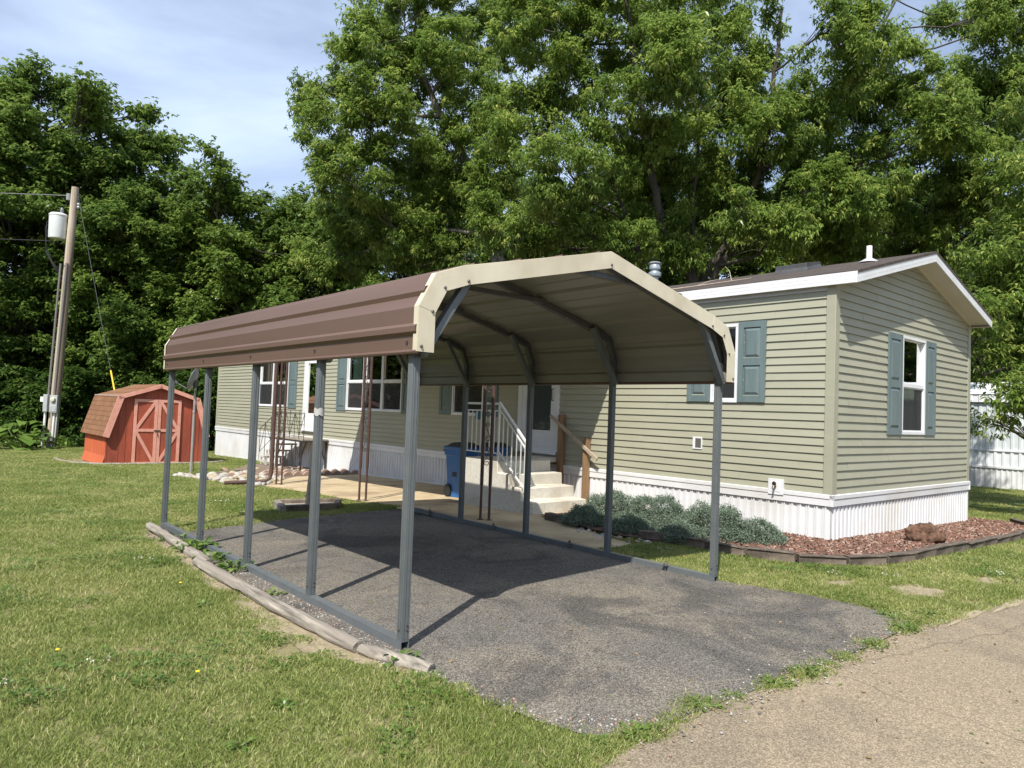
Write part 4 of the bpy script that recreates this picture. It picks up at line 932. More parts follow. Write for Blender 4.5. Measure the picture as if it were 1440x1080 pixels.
def spread(n, box, poly, dmin):
    out = []; tries = 0
    while len(out) < n and tries < 6000:
        tries += 1; x = random.uniform(box[0], box[1]); y = random.uniform(box[2], box[3])
        if inpoly([x],[y],poly)[0] and all((x-a)**2+(y-b)**2 > dmin**2 for a, b in out): out.append((x, y))
    return out
for x, y in spread(110, (2.5,4.6,10.8,14.6), ROCKBED, .12):
    k = random.choice([0,0,1,2,4,8,5,9,10,0,6]); stone(x, y, random.uniform(.45,1.0), k, LABS[k % 4], 'loose stones in the rock bed')
for x, y in spread(40, (4.0,6.9,13.4,16.8), ROCKBED, .2):
    k = random.choice([3,7,11,2,6,1]); stone(x, y, random.uniform(.4,.85), k, ('stone in the rock bed under the metal landing' if k % 4 != 3 else LABS[3]), 'loose stones in the rock bed')
for x, y in spread(30, (4.3,4.95,1.6,2.9), [(4.5,2.95),(4.36,2.3),(4.5,1.75),(4.85,1.55),(4.92,1.9),(4.72,2.4),(4.75,2.95)], .055): stone(x, y, random.uniform(.2,.42), random.choice([2,6,10,3]), 'small grey edging pebble in front of the junipers', 'pebbles edging the juniper bed')
scm = MB(); P_ = [(.13*math.cos(t), .13*math.sin(t)) for t in [math.pi*i/10 for i in range(11)]]
scm.prism(P_, lambda u, v, w: (u, w, v*.85+.02), -.035, .035); scm.box(-.13,-.035,-.1,.13,.035,.02); sc0 = scm.build('scalloped_edging', scallop_m, bevel=.008)
k = 0
for row, pl in enumerate([[(3.55,13.3),(4.3,13.1),(5.2,13.15),(6.2,13.15),(6.9,13.15)],[(4.3,13.75),(5.2,13.75),(6.2,13.75),(6.9,13.75)]]):
    for i, (p, d) in enumerate(along(pl, .27)):
        o = sc0 if k == 0 else sc0.copy()
        if k: COL.objects.link(o)
        o.location = (p.x, p.y, g(p.x, p.y)); o.rotation_euler = (random.uniform(-.1,.1),0,math.atan2(d.y, d.x)+random.uniform(-.08,.08)); k += 1
        tag(o, ('scalloped edging block in the front row at the back of the patio' if row == 0 else 'scalloped edging block in the rear row below the metal landing'), 'edging block', 'scalloped blocks edging the rock bed')
pf = thing('planter_frame', 'low weathered timber frame filled with gravel on the lawn behind the carport', 'planter', (2.5,6.8,g(2.5,6.8)))
C4 = [(1.93,6.48),(2.78,6.42),(3.14,7.03),(2.17,7.32)]
for a, b in zip(C4, C4[1:]+C4[:1]):
    a, b = Vector((*a, g(*a)+.05)), Vector((*b, g(*b)+.05)); e = (b-a).normalized()*.05; m = MB(); m.bar(a+e, b-e*.2, .095, .13); m.build('side_timber', darkwood if b.x > 2 else greywood, pf, world=True, bevel=.008)
m = MB(); m.add([(x, y, g(x,y)+.055) for x, y in C4], [(0,1,2,3)]); m.build('gravel_fill', M('gravel_fill', (.12,.10,.08), (.42,.39,.35), 40, .9, bump=.02, bscale=40), pf, world=True)
m = MB(); m.tube([(2.575,7.035,-.1),(2.645,6.965,1.15)], .042, 10); m.lathe([(.042,0),(.046,.01),(.046,.04),(.03,.05)], (2.645,6.965,1.14), 10); o = m.build('metal_pipe', M('dark_pipe', (.035,.035,.037), (.06,.06,.062), 10, .5)); tag(o, 'dark metal pipe leaning up out of the timber planter frame', 'pipe')
m = MB(); m.add([(.034*math.cos(t)*1.25, 1.4+.034*math.sin(t)*1.25, z+.008*math.sin(5*t+z*90)) for z in (1.52,1.55,1.58) for t in [2*math.pi*i/16 for i in range(16)]], [(j*16+i, j*16+(i+1)%16, j*16+16+(i+1)%16, j*16+16+i) for j in range(2) for i in range(16)])
m.build('torn_tape', M('clear_tape', (.42,.42,.41), rough=.3), cp, world=True)

# ------------------------------------------------------------------ neighbouring home
nb = thing('neighbouring_home', 'pale blue ribbed metal mobile home with white roof beyond the gable end', 'mobile home', (27, 0, -.3))
def ribs(m, z0, z1, x, ya, yb, pitch, dp_, lead):
    pts = []; y = ya
    while y < yb:
        for dy, o in ((0,0),(pitch*.5,0),(pitch*.6,dp_),(pitch*.88,dp_)): pts.append((y+dy, o))
        y += pitch
    n = len(pts); m.add([(x-o, y, z0) for y, o in pts]+[(x-o, y, z1) for y, o in pts], [(i, i+1, n+i+1, n+i) for i in range(n-1)])
m = MB(); ribs(m, .94, 2.5, 25.0, -13, 13, .23, .03, 0); m.box(25.02,-13,.3,29,13,2.5); m.build('wall', neigh_m, nb, world=True, ang=.3)
m = MB(); ribs(m, .42, .92, 24.98, -13, 13, .23, .03, 0); m.box(24.93,-13,.92,25.0,13,.965); m.build('lower_panel', M('pale_panel', (.62,.65,.67), (.68,.71,.73), 2, .5), nb, world=True, ang=.3)
m = MB(); ribs(m, -.8, .36, 24.97, -13, 13, .15, .02, 0); m.box(24.92,-13,.36,25.0,13,.42); m.build('skirting', whiteskirt, nb, world=True, ang=.3)
m = MB(); m.box(24.93,-13.1,2.5,25.0,13.1,2.53); m.build('gutter', iron, nb, world=True)
m = MB(); ribs(m, 2.53, 2.80, 24.90, -13.1, 13.1, .3, .02, 0); m.add([(24.86,-13.2,2.80),(24.86,13.2,2.80),(27,13.2,3.32),(27,-13.2,3.32),(29.1,13.2,2.8),(29.1,-13.2,2.8)], [(0,1,2,3),(3,2,4,5)]); m.build('roof', neighroof, nb, world=True, ang=.3)

# twig on the roof
m = MB(); M4 = Matrix.Translation(home.location) @ home.rotation_euler.to_matrix().to_4x4()
P_ = [(.25,3.9),(.38,3.2),(.55,2.6),(.8,2.1),(1.0,1.85)]
m.tube([M4 @ Vector((t, s, rooftop(t)+.02)) for t, s in P_], [.012,.012,.01,.007,.004], 6)
for i, (dt, dsn, h) in enumerate(((.3,.5,.1),(.2,-.3,.06),(.35,.35,.25))):
    t, s = P_[i+1]; m.tube([M4 @ Vector((t,s,rooftop(t)+.02)), M4 @ Vector((t+dt*.6,s+dsn*.5,rooftop(t+dt*.6)+.03+h*.6)), M4 @ Vector((t+dt,s+dsn,rooftop(t+dt)+.02+h))], [.008,.006,.003], 5)
o = m.build('fallen_twig', M('pale_twig', (.30,.24,.18), (.42,.35,.28), 20, .8)); tag(o, 'pale fallen twig lying along the edge of the dark shingle roof', 'twig')
# ------------------------------------------------------------------ trees
maple_leaf = leaf_mat('maple_leaf', (.105,.175,.036), (.215,.315,.066), (.46,.52,.14), .52)
wood_leaf = leaf_mat('woodland_leaf', (.088,.155,.036), (.165,.255,.058), (.28,.36,.085), .47)
wood_leaf2 = leaf_mat('pale_woodland_leaf', (.10,.165,.034), (.18,.27,.055), (.28,.36,.08), .44)
bush_leaf = leaf_mat('undergrowth_leaf', (.038,.078,.016), (.070,.13,.026), (.13,.20,.036), .32)
juniper_leaf = leaf_mat('juniper_needles', (.095,.14,.092), (.15,.20,.14), (.235,.295,.215), .1, .6)
weed_leaf = leaf_mat('weed_leaf', (.07,.13,.024), (.13,.22,.042), (.23,.32,.07), .38)

def crown_quads(lobes, per_m2, ll, lw, droop, node=6, clump_r=.34, squash=.85, clumps=26, fresh=.16):
    Vs = []; Ts = []
    for (x, y, z, r) in lobes:
        nl = int(per_m2*r*r); nc = max(5, int(clumps*r*r)); nn = max(nc, nl//node)
        d = unit(rng.normal(size=(nc,3))); rad = r*(.30+.70*rng.random((nc,1))**.55)*np.where(rng.random((nc,1)) < .16, 1.32, 1.0)
        cc = np.array([x,y,z])+d*rad*np.array([1,1,squash])
        ct = rng.uniform(.12,.70,nc); which = rng.integers(0, nc, nn)
        npos = cc[which]+rng.normal(size=(nn,3))*clump_r*np.array([.62,.62,.42])
        isf = rng.random(nn) < fresh
        nt_ = np.where(isf, rng.uniform(.72,1,nn), ct[which]+rng.normal(size=nn)*.08)
        k = np.repeat(np.arange(nn), node); n = len(k)
        a = rng.random(n)*2*np.pi; dv = np.stack([np.cos(a), np.sin(a), -droop+rng.normal(size=n)*.38], 1)+d[which][k]*.35
        base = npos[k]+rng.normal(size=(n,3))*.03
        side = np.cross(dv, np.array([0,0,1.0]))+rng.normal(size=(n,3))*.25
        L_ = ll*rng.uniform(.6,1.15,n)
        dvu = unit(dv); sd = unit(side); up = np.cross(sd, dvu)
        mid = base+dvu*L_[:,None]*.42+up*L_[:,None]*.10; tip = base+dvu*L_[:,None]-np.array([0,0,1.0])*L_[:,None]*.18
        wv = sd*(lw*rng.uniform(.7,1.2,n))[:,None]*.5
        Vs.append(np.stack([base, mid+wv, tip, mid-wv], 1)); Ts.append(np.clip(nt_[k]+rng.normal(size=n)*.05, 0, 1))
    return np.concatenate(Vs), np.concatenate(Ts)
def wobble(path, amp, k=4):
    P = [Vector(p) for p in path]; out = []
    for a, b in zip(P[:-1], P[1:]):
        for i in range(k):
            t = i/k; out.append(a.lerp(b, t)+(Vector((random.uniform(-1,1), random.uniform(-1,1), random.uniform(-.5,.5)))*amp if (i or out) else Vector((0,0,0))))
    out.append(P[-1]); return out
def taper(n, a, b): return [a+(b-a)*i/(n-1) for i in range(n)]
def make_tree(name, label, root, stems, lobes, leafm, barkm, group, per, ll, lw, droop, **kw):
    """stems: list of (points, r0, r1); every lobe gets a limb from the nearest lower stem point and thin branches inside"""
    t = thing(name, label, 'tree', root, 0, group); rv = Vector(root); m = MB(); sp = []
    for pts, a, b in stems:
        P = wobble(pts, .05); rs = taper(len(P), a, b); m.tube([p-rv for p in P], rs, 9); sp += list(zip(P, rs))
    for (x, y, z, r) in lobes:
        c = Vector((x, y, z)); best = min(sp, key=lambda q: (q[0]-c).length+max(0, q[0].z-c.z+.6)*2.5)
        a = best[0]; mid = a.lerp(c, .5)+Vector((random.uniform(-.2,.2), random.uniform(-.2,.2), -.12*(c-a).length*.5))
        P = wobble([a, mid, c], .06, 3); r0 = min(best[1]*.6, .03+.016*(c-a).length); m.tube([p-rv for p in P], taper(len(P), r0, .02), 6)
        for k in range(7):
            v = Vector(rng.normal(size=3)); v.normalize(); v.z *= .7; e = c+v*r*.95; s = P[random.randint(len(P)//2, len(P)-1)]
            m.tube([s-rv, s.lerp(e, .5)-rv+Vector((0,0,.06)), e-rv], [.018,.012,.005], 4, cap=False)
    m.build('trunk', barkm, t, ang=1.2)
    lb = [(x-rv.x, y-rv.y, z-rv.z, r) for x, y, z, r in lobes]
    V, T = crown_quads(lb, per, ll, lw, droop, **kw); quads_mesh('crown', V, leafm, T, t)
    return t
B_LOBES= [(8.07, 17.79, 10.73, 1.18),(8.16, 19.23, 12.54, 0.87),(8.98, 17.55, 13.75, 1.21),(10.2, 17.63, 15.64, 1.38),(11.05, 17.15, 13.32, 1.39),(8.85, 16.18, 11.32, 1.15),(7.91, 16.83, 9.03, 1.09),(10.87, 18.55, 10.68, 1.3),(11.03, 15.22, 13.52, 1.07),(11.87, 14.46, 11.74, 1.18),(13.76, 16.63, 15.97, 1.47),(11.6, 16.0, 10.49, 1.23),(9.9, 19.49, 8.41, 1.3),(10.26, 17.32, 7.85, 1.23),(11.91, 16.72, 8.58, 1.14),(11.8, 14.21, 9.27, 1.12),(10.85, 17.16, 17.38, 1.52),(9.34, 20.21, 7.1, 1.05),(11.54, 16.51, 6.96, 1.12)]
C_LOBES= [(11.11, 11.26, 12.86, 1.25),(10.59, 11.45, 10.01, 1.03),(9.82, 8.7, 7.81, 0.98),(12.2, 10.51, 11.28, 1.25),(12.5, 9.2, 12.8, 1.21),(11.83, 8.26, 9.65, 1.14),(11.8, 6.67, 10.44, 1.06),(13.36, 10.3, 8.11, 1.07),(10.77, 10.3, 6.94, 0.88),(14.31, 8.58, 9.24, 1.14),(15.69, 8.23, 11.03, 1.18),(15.45, 7.4, 12.6, 1.04),(16.05, 8.28, 8.85, 1.08),(14.87, 6.2, 9.58, 1.06),(16.96, 6.81, 8.85, 1.05),(16.13, 5.36, 10.7, 0.98),(18.76, 5.98, 10.09, 1.26),(19.16, 5.22, 11.64, 0.96),(15.49, 3.85, 11.48, 0.81),(15.68, 4.13, 7.29, 0.91),(17.14, 3.25, 9.13, 1.02),(21.46, 3.76, 11.69, 0.98),(19.01, 2.93, 8.77, 1.07),(20.78, 2.43, 10.65, 1.12),(19.46, 1.8, 8.04, 1.04),(18.81, 3.57, 7.77, 0.99),(19.31, 2.49, 6.88, 1.06),(19.62, 1.72, 12.61, 0.77),(16.62, 5.93, 7.14, 1.01),(15.32, 6.83, 11.31, 0.81),(21.11, 3.58, 14.15, 0.75),(10.31, 11.91, 6.93, 0.72),(12.24, 11.3, 14.64, 1.3),(14.59, 8.85, 14.79, 1.49),(20.32, 5.1, 7.29, 1.1),(13.83, 8.79, 7.71, 0.82),(15.26, 4.39, 12.16, 0.64),(13.75, 7.95, 6.62, 0.75),(17.39, 9.12, 7.96, 0.97),(12.29, 8.63, 6.26, 0.68),(17.79, 7.25, 8.04, 0.88),(11.55, 9.01, 6.48, 0.73),(17.13, 5.16, 6.91, 0.8),(21.39, 5.88, 8.54, 0.93),(15.18, 6.62, 6.58, 0.59),(14.68, 9.49, 8.9, 0.97),(11.44, 11.3, 6.83, 0.73),(19.95, 3.96, 7.04, 0.79),(17.6, 4.37, 11.56, 0.83),(20.43, 2.61, 11.52, 0.85),(18.07, 3.35, 10.78, 0.77),(21.79, 2.09, 11.7, 0.93),(14.79, 4.62, 7.37, 0.68),(14.03, 5.05, 6.52, 0.57),(13.4, 5.97, 6.88, 0.54),(20.28, 1.98, 13.38, 0.59)]
D_LOBES= [(16.35, 1.09, 4.94, 0.73),(17.23, 0.75, 3.87, 0.91),(16.26, 1.4, 3.31, 0.65),(15.84, 0.49, 5.74, 0.93),(15.95, 1.08, 1.84, 0.29),(14.75, 0.37, 2.28, 0.47),(17.19, 0.27, 4.97, 1.13),(16.36, -0.02, 7.16, 1.24),(14.32, 0.9, 4.03, 0.52),(14.89, -0.25, 2.29, 0.57),(17.26, 0.05, 9.54, 1.14)]
B_T= [[[13.22, 15.53, 8.63], [12.66, 15.95, 9.71], [11.83, 16.58, 11.32], [11.19, 17.05, 12.72], [10.6, 17.47, 14.56]], [[13.99, 14.94, 7.13], [13.69, 15.12, 8.65], [13.39, 15.27, 10.66], [12.97, 15.5, 13.16]], [[13.09, 15.07, 6.89], [12.42, 15.6, 7.78], [11.25, 16.59, 7.87], [10.32, 17.4, 7.62]]]
C_T= [[[14.01, 7.75, 5.5], [13.35, 8.26, 6.7], [12.96, 8.51, 8.26], [12.45, 8.78, 11.61], [12.17, 8.94, 13.18]], [[13.36, 8.98, 5.55], [12.96, 9.23, 7.19], [12.33, 9.69, 8.79]], [[14.35, 7.99, 5.58], [14.22, 8.01, 7.43], [14.23, 7.91, 9.25], [14.26, 7.76, 11.48]], [[14.39, 7.43, 5.52], [15.0, 6.85, 6.78], [15.93, 6.0, 7.72], [17.51, 4.58, 8.98]], [[14.49, 7.74, 5.57], [15.03, 7.21, 6.85], [15.55, 6.67, 8.68], [15.66, 6.47, 10.9], [15.75, 6.26, 13.31]], [[15.55, 6.67, 8.68], [16.98, 5.36, 10.36], [18.18, 4.16, 13.64]], [[15.93, 6.0, 7.72], [17.31, 4.85, 7.09], [19.28, 3.17, 6.79]]]
D_T= [[17.19, -0.01, 1.12], [16.81, 0.18, 3.63], [16.54, 0.27, 6.47], [16.43, 0.2, 9.64]]

make_tree('maple_tree', 'tall maple behind the far half of the home, beside the open sky', (13.3,15.4,g(13.3,15.4)),
  [([(13.3,15.4,-.5),(13.25,15.45,4.5)]+B_T[0], .30, .06), ([(13.9,15.0,-.5),(13.95,14.95,4.5)]+B_T[1], .26, .05), ([(13.2,15.2,4.5)]+B_T[2], .13, .03)],
  [(x,y,z,r*1.14) for x,y,z,r in B_LOBES], maple_leaf, bark_g, 'maples behind the home', 5600, .165, .054, .6, clumps=17, clump_r=.30)
make_tree('maple_tree', 'broad many stemmed maple rising over the roof vents of the home', (14.0,8.3,g(14,8.3)),
  [([(14.05,8.0,-.6),(14.1,7.85,3.5)]+C_T[0], .21, .05), ([(13.8,8.6,-.6),(13.6,8.85,3.5)]+C_T[1], .13, .04), ([(14.2,8.2,-.6),(14.3,8.05,3.5)]+C_T[2], .10, .03), ([(14.3,8.0,-.6),(14.35,7.7,3.5)]+C_T[3], .14, .04), ([(14.4,8.1,-.6),(14.45,7.9,3.5)]+C_T[4], .16, .04), (C_T[5], .09, .03), (C_T[6], .07, .02)],
  [(x,y,z,r*1.16) for x,y,z,r in C_LOBES], maple_leaf, bark, 'maples behind the home', 5800, .16, .052, .65, clumps=17, clump_r=.30)
make_tree('maple_tree', 'maple with low drooping boughs beyond the gable end of the home', (17.2,.0,g(17.2,0)),
  [([(17.2,.0,-.7)]+D_T, .22, .05), ([(17.1,.1,2.2),(16.2,.9,3.0),(15.6,1.2,2.8)], .06, .02)],
  D_LOBES, maple_leaf, bark, 'maples behind the home', 4300, .155, .050, .55)
def wood_lobes(h, w, low, n, seed):
    q = random.Random(seed); out = []
    for i in range(n):
        t = (i+.5)/n; z = low+(h-low)*t; prof = math.sin(math.pi*min(1, .16+.84*t)**.9)**.75 if t < .97 else .25
        R_ = w/2*max(.12, prof); a = i*2.4+q.uniform(-.5,.5); d = R_*q.uniform(.45,1); r = (.62+.62*q.random())*(1.05-.5*t)*w/8
        out.append((d*math.cos(a), d*math.sin(a), min(z, h-r*.8), r))
    for j in range(9):
        a = q.uniform(0, 6.28); z = h*q.uniform(.55,.95); d = w/2*.55*(1-((z/h)-.5)**2*2); px, py, pz = d*math.cos(a), d*math.sin(a), z; ux, uz = q.uniform(.25,.75), q.uniform(.1,.65)
        for k in range(4):
            px += ux*math.cos(a); py += ux*math.sin(a); pz += uz*(1-.22*k); out.append((px, py, pz, .52-.07*k))
    return out
WG = 'trees of the wood behind the lawn'
def wood_tree(label, h, w, low, n, seed, lm, per=2000, ll=.21, lw=.13):
    lo = wood_lobes(h, w, low, n, seed); q = random.Random(seed+1)
    return make_tree('woodland_tree', label, (0,0,0), [([(0,0,-.4),(q.uniform(-.3,.3),q.uniform(-.3,.3),h*.35),(q.uniform(-.6,.6),q.uniform(-.6,.6),h*.65),(0,0,h*.92)], .24, .04), ([(0,0,h*.2),(q.uniform(.5,1.2),q.uniform(-1,1),h*.5),(q.uniform(1,2),q.uniform(-1,1),h*.78)], .14, .03)],
      lo, lm, bark, WG, per, ll, lw, .35, node=5, clump_r=.42, clumps=13, fresh=.10)
ka = wood_tree('x', 17.0, 8.5, 1.2, 84, 5, wood_leaf); kb = wood_tree('x', 13.0, 7.0, 1.0, 62, 9, wood_leaf2); kc = wood_tree('x', 10.0, 7.5, .8, 56, 14, wood_leaf); kd = wood_tree('x', 16.5, 7.5, 2.0, 56, 21, wood_leaf2, 1700)
WT = [(-3.4,42.5,ka,1.02,.3,'tall dark woodland tree left of the utility pole, partly out of view'),(-.26,40.0,kd,1.10,1.2,'tall dark tree beyond the burdock, at the edge of the wood'),(2.0,38.4,ka,1.09,2.6,'tallest dark woodland tree behind the utility pole transformer'),(4.4,37.0,kd,1.07,4.0,'ragged topped tree just right of the utility pole'),
 (6.2,35.2,ka,.93,5.2,'tall woodland tree above the red shed'),(7.6,34.0,kd,.78,.8,'woodland tree leaning over the right side of the shed'),(9.0,33.0,kb,.88,2.0,'lower pale green tree right of the shed with open sky above'),(10.3,31.6,kb,1.0,3.7,'pale airy tree with a thin top in the gap of sky'),(11.9,30.2,kb,.93,5.0,'pale green tree left of the big maple crown'),(13.8,28.9,kc,1.12,1.0,'dark low tree behind the brown carport roof'),
 (16.5,27.4,kb,1.0,2.2,'dark tree glimpsed below the left maple'),(19.0,25.6,kb,1.15,3.3,'pale tree glimpsed between the two maples'),(22.0,22.8,ka,.85,4.4,'dark tree behind the middle maple trunks'),(25.2,20.0,ka,.92,5.6,'dark tree glimpsed right of the flue cap'),(28.2,17.0,kb,1.15,.4,'pale tree glimpsed above the house ridge'),(31.2,14.0,ka,.85,1.9,'dark tree glimpsed behind the gable peak'),(34.4,11.0,kb,1.1,2.9,'pale tree behind the right maple boughs'),(37.4,7.5,ka,.8,4.1,'dark tree above the neighbouring white roof'),
 (1.0,46.0,ka,1.10,3.0,'second row woodland tree filling the left edge'),(6.2,43.0,ka,.85,4.4,'second row woodland tree behind the shed'),(11.5,39.0,kc,1.15,5.5,'second row tree low in the gap of sky'),(40.5,5.0,kb,1.0,1.0,'pale tree farthest behind the neighbouring home'),(38,-11.2,kb,1.0,2.0,'woodland tree across the road mirrored in the gable window'),(43,-13.2,ka,.85,3.0,'taller woodland tree across the road mirrored in the gable window'),(48,-14.5,kc,1.3,4.0,'low bushy tree across the road mirrored in the gable window')]
used = set()
for (x, y, k, s, a, lab) in WT:
    loc = (x, y, g(x, y)-.1)
    if k.name not in used: used.add(k.name); k.location = loc; k.rotation_euler = (0,0,a); k.scale = (s,s,s); k['label'] = lab
    else: dup(k, loc, a, lab, s)
def bush(label, w, h, seed, per=1900, ll=.20, lw=.12):
    q = random.Random(seed); lo = [(q.uniform(-w/2,w/2)*.8, q.uniform(-w/2,w/2)*.6, h*q.uniform(.12,.8), q.uniform(.6,1.05)*h/3.6) for _ in range(16)]
    t = thing('woodland_shrub', label, 'shrub', (0,0,0), 0, 'shrubs along the edge of the wood'); m = MB()
    for (x, y, z, r) in lo: m.tube([(x*.2,y*.2,-.1),(x*.6,y*.6,z*.6),(x,y,z)], [.05,.03,.012], 5)
    m.build('stem', bark, t)
    V, T = crown_quads(lo, per, ll, lw, .3, node=5, clump_r=.32, clumps=13, fresh=.1); quads_mesh('crown', V, bush_leaf, T, t); return t
b1 = bush('x', 5, 4.2, 3); b2 = bush('x', 4.5, 3.2, 8)
BL = [(-4.5,39.5,b1,1.1,'shrub mass at the far left edge of the lawn'),(-1.2,37.2,b1,1.0,'dark shrub left of the burdock'),(1.2,35.2,b2,1.1,'dark shrub behind the burdock'),(3.4,33.8,b1,.95,'dark shrub behind the meter boxes'),(5.2,31.8,b2,1.1,'dark shrub behind the left eave of the shed'),(6.9,30.3,b1,.9,'dark shrub behind the shed ridge'),(8.4,29.2,b2,1.1,'dark shrub right of the shed'),(9.9,28.0,b1,.95,'dark shrub at the far end of the home'),(12.2,27.2,b2,1.1,'dark shrub behind the far roof end'),(15.4,25.4,b1,1.25,'dark shrub behind the carport roof'),(18.6,22.6,b1,1.2,'dark shrub behind the left maple trunk'),(21.4,19.6,b1,1.2,'dark shrub behind the flue cap'),(24.6,16.4,b1,1.25,'dark shrub behind the middle maple'),(28.0,14.4,b1,1.2,'dark shrub behind the house ridge'),(33.0,10.0,b1,1.2,'dark shrub left of the neighbouring roof'),(35.0,3.5,b1,1.2,'dark shrub behind the neighbouring home'),(37,-2,b1,1.3,'dark shrub farthest behind the neighbouring roof')]
used = set()
for i, (x, y, k, s, lab) in enumerate(BL):
    loc = (x, y, g(x, y)-.05); a = i*1.3
    if k.name not in used: used.add(k.name); k.location = loc; k.rotation_euler = (0,0,a); k.scale = (s,s,s*1.05); k['label'] = lab
    else: dup(k, loc, a, lab, (s,s,s*random.uniform(.9,1.15)))
# far mass of the wood; unseen rear ring added to cut sky light
lo = []
for i in range(230):
    t = i/230; a = -.30+t*2*math.pi; d = 56+random.uniform(-3,3); x = CAMP[0]+d*math.sin(a); y = CAMP[1]+d*math.cos(a)
    for k in range(3): lo.append((x+random.uniform(-1.5,1.5), y+random.uniform(-1.5,1.5), random.uniform(.5,10.0)-1, random.uniform(1.6,2.4)))
V, T = crown_quads(lo, 330, .55, .36, .3, node=4, clump_r=.9, clumps=5); o = quads_mesh('distant_woods_and_sky_block', V, wood_leaf, T); o['kind'] = 'stuff'
# low green growth along the edge of the wood
pp = []
for k in range(15000):
    t = random.random(); x = -6+t*16.5; y = 37.2-(x+6)*.60+random.uniform(-.6,1.9); h = random.random()**1.6*.62*min(1, (y-(36.6-(x+6)*.60))/1.2)
    if h > 0 and not inpoly([x],[y],HOUSE)[0]: pp.append((x, y, g(x,y)+h))
pp = np.array(pp); dv = rng.normal(size=pp.shape); dv[:,2] = np.abs(dv[:,2])*.5
o = quads_mesh('undergrowth', leaves(pp, dv, rng.uniform(.12,.26,len(pp)), rng.uniform(.08,.15,len(pp)), .2), weed_leaf, rng.uniform(.35,1,len(pp))); o['kind'] = 'stuff'

# ------------------------------------------------------------------ plants
def leafy(name, label, cat, x, y, n, ll, lw, spread_, h, mat, group=None, up=.5, stems=0):
    t = thing(name, label, cat, (x, y, g(x, y)+.01), random.uniform(0,6), group)
    a = rng.random(n)*2*np.pi; r_ = rng.random(n)**.6*spread_; hh = h*rng.random(n)*(1-.6*r_/max(spread_,.01))
    base = np.stack([r_*np.cos(a), r_*np.sin(a), hh], 1); dv = np.stack([np.cos(a), np.sin(a), rng.normal(size=n)*.35+up], 1)+rng.normal(size=(n,3))*.2
    L_ = ll*rng.uniform(.6,1.1,n); W_ = lw*rng.uniform(.7,1.1,n)
    d = unit(dv); sd = unit(np.cross(d, np.array([0,0,1.0]))+rng.normal(size=(n,3))*.15); upn = np.cross(sd, d)
    m1 = base+d*L_[:,None]*.5; tip = base+d*L_[:,None]-np.array([0,0,1.0])*L_[:,None]*.3
    q1 = np.stack([base, base+d*L_[:,None]*.28+sd*W_[:,None]*.42+upn*W_[:,None]*.12, m1+sd*W_[:,None]*.5+upn*W_[:,None]*.1, m1], 1); q2 = np.stack([base, m1, m1-sd*W_[:,None]*.5+upn*W_[:,None]*.1, base+d*L_[:,None]*.28-sd*W_[:,None]*.42+upn*W_[:,None]*.12], 1)
    q3 = np.stack([m1, m1+sd*W_[:,None]*.5+upn*W_[:,None]*.1, tip, m1-sd*W_[:,None]*.5+upn*W_[:,None]*.1], 1)
    V = np.concatenate([q1, q2, q3]); T = np.tile(np.clip(rng.uniform(.25,.9,n), 0, 1), 3); quads_mesh('leaves', V, mat, T, t)
    m = MB()
    for i in range(min(n, 40)): m.tube([(base[i,0]*.15, base[i,1]*.15, 0), tuple(base[i])], .004 if ll < .2 else .012, 4, cap=False)
    m.build('stem', mat_stem, t); return t
mat_stem = M('green_stem', (.09,.13,.03), rough=.6)
for (x, y, s, n, lab) in [(-.13,4.62,.18,26,'broadleaf weed clump at the far end of the log edging'),(-.12,3.95,.25,60,'largest broadleaf weed clump beside the second carport leg'),(-.16,3.35,.2,34,'broadleaf weed clump between second and third carport legs'),(-.11,2.85,.2,30,'broadleaf weed clump near the third carport leg'),(-.17,1.75,.12,14,'small pale weed clump below the fourth carport leg'),(-.13,-.2,.14,18,'thin weed tuft beside the open rail end')]:
    leafy('weed', lab, 'weed', x, y, n, s*.55, s*.30, s*.75, s*.35, weed_leaf, 'weeds between the log edging and the carport rail')
for (x, y, s, n, lab) in [(.30,-1.76,.17,44,'leafy weed clump at the left tip of the driveway and road joint'),(.02,-1.72,.15,30,'low weed clump where lawn meets the road edge'),(.87,-1.74,.16,34,'low weed clump on the road joint left of its middle'),(1.15,-1.76,.12,18,'small weed clump in the middle of the road joint'),(1.55,-1.81,.16,30,'spreading weed clump on the road joint below the dark stain'),(1.95,-1.83,.17,32,'spreading weed clump on the road joint right of its middle'),(2.9,-1.85,.12,14,'small weed clump on the road joint near its right end'),(3.55,-1.8,.17,40,'bushy weed clump at the right end of the road joint'),(3.85,-1.55,.16,34,'weed clump at the rounded corner of the driveway'),(4.15,-1.75,.17,36,'weed clump between the right lawn and the road')]:
    leafy('weed', lab, 'weed', x, y, int(n*.8), s*.26, s*.15, s*.6, s*.14, weed_leaf, 'weeds on the joint between driveway and road', .35)
for (x, y, s, lab) in [(-1.35,-.75,.10,'weed rosette low in the lawn near the bottom of the photo'),(-1.0,-.45,.10,'weed rosette in the lawn below the log edging'),(-2.4,.7,.10,'weed rosette in the lawn near the left edge'),(-.75,1.7,.11,'weed rosette in the lawn beside the middle log')]:
    leafy('weed', lab, 'weed', x, y, 14, s*.65, s*.24, s*.35, .03, weed_leaf, 'weeds in the lawn', .5)
leafy('burdock', 'big leaved burdock plant left of the utility pole', 'plant', 1.25, 30.0, 75, .62, .46, 1.0, 1.3, weed_leaf, None, .25)
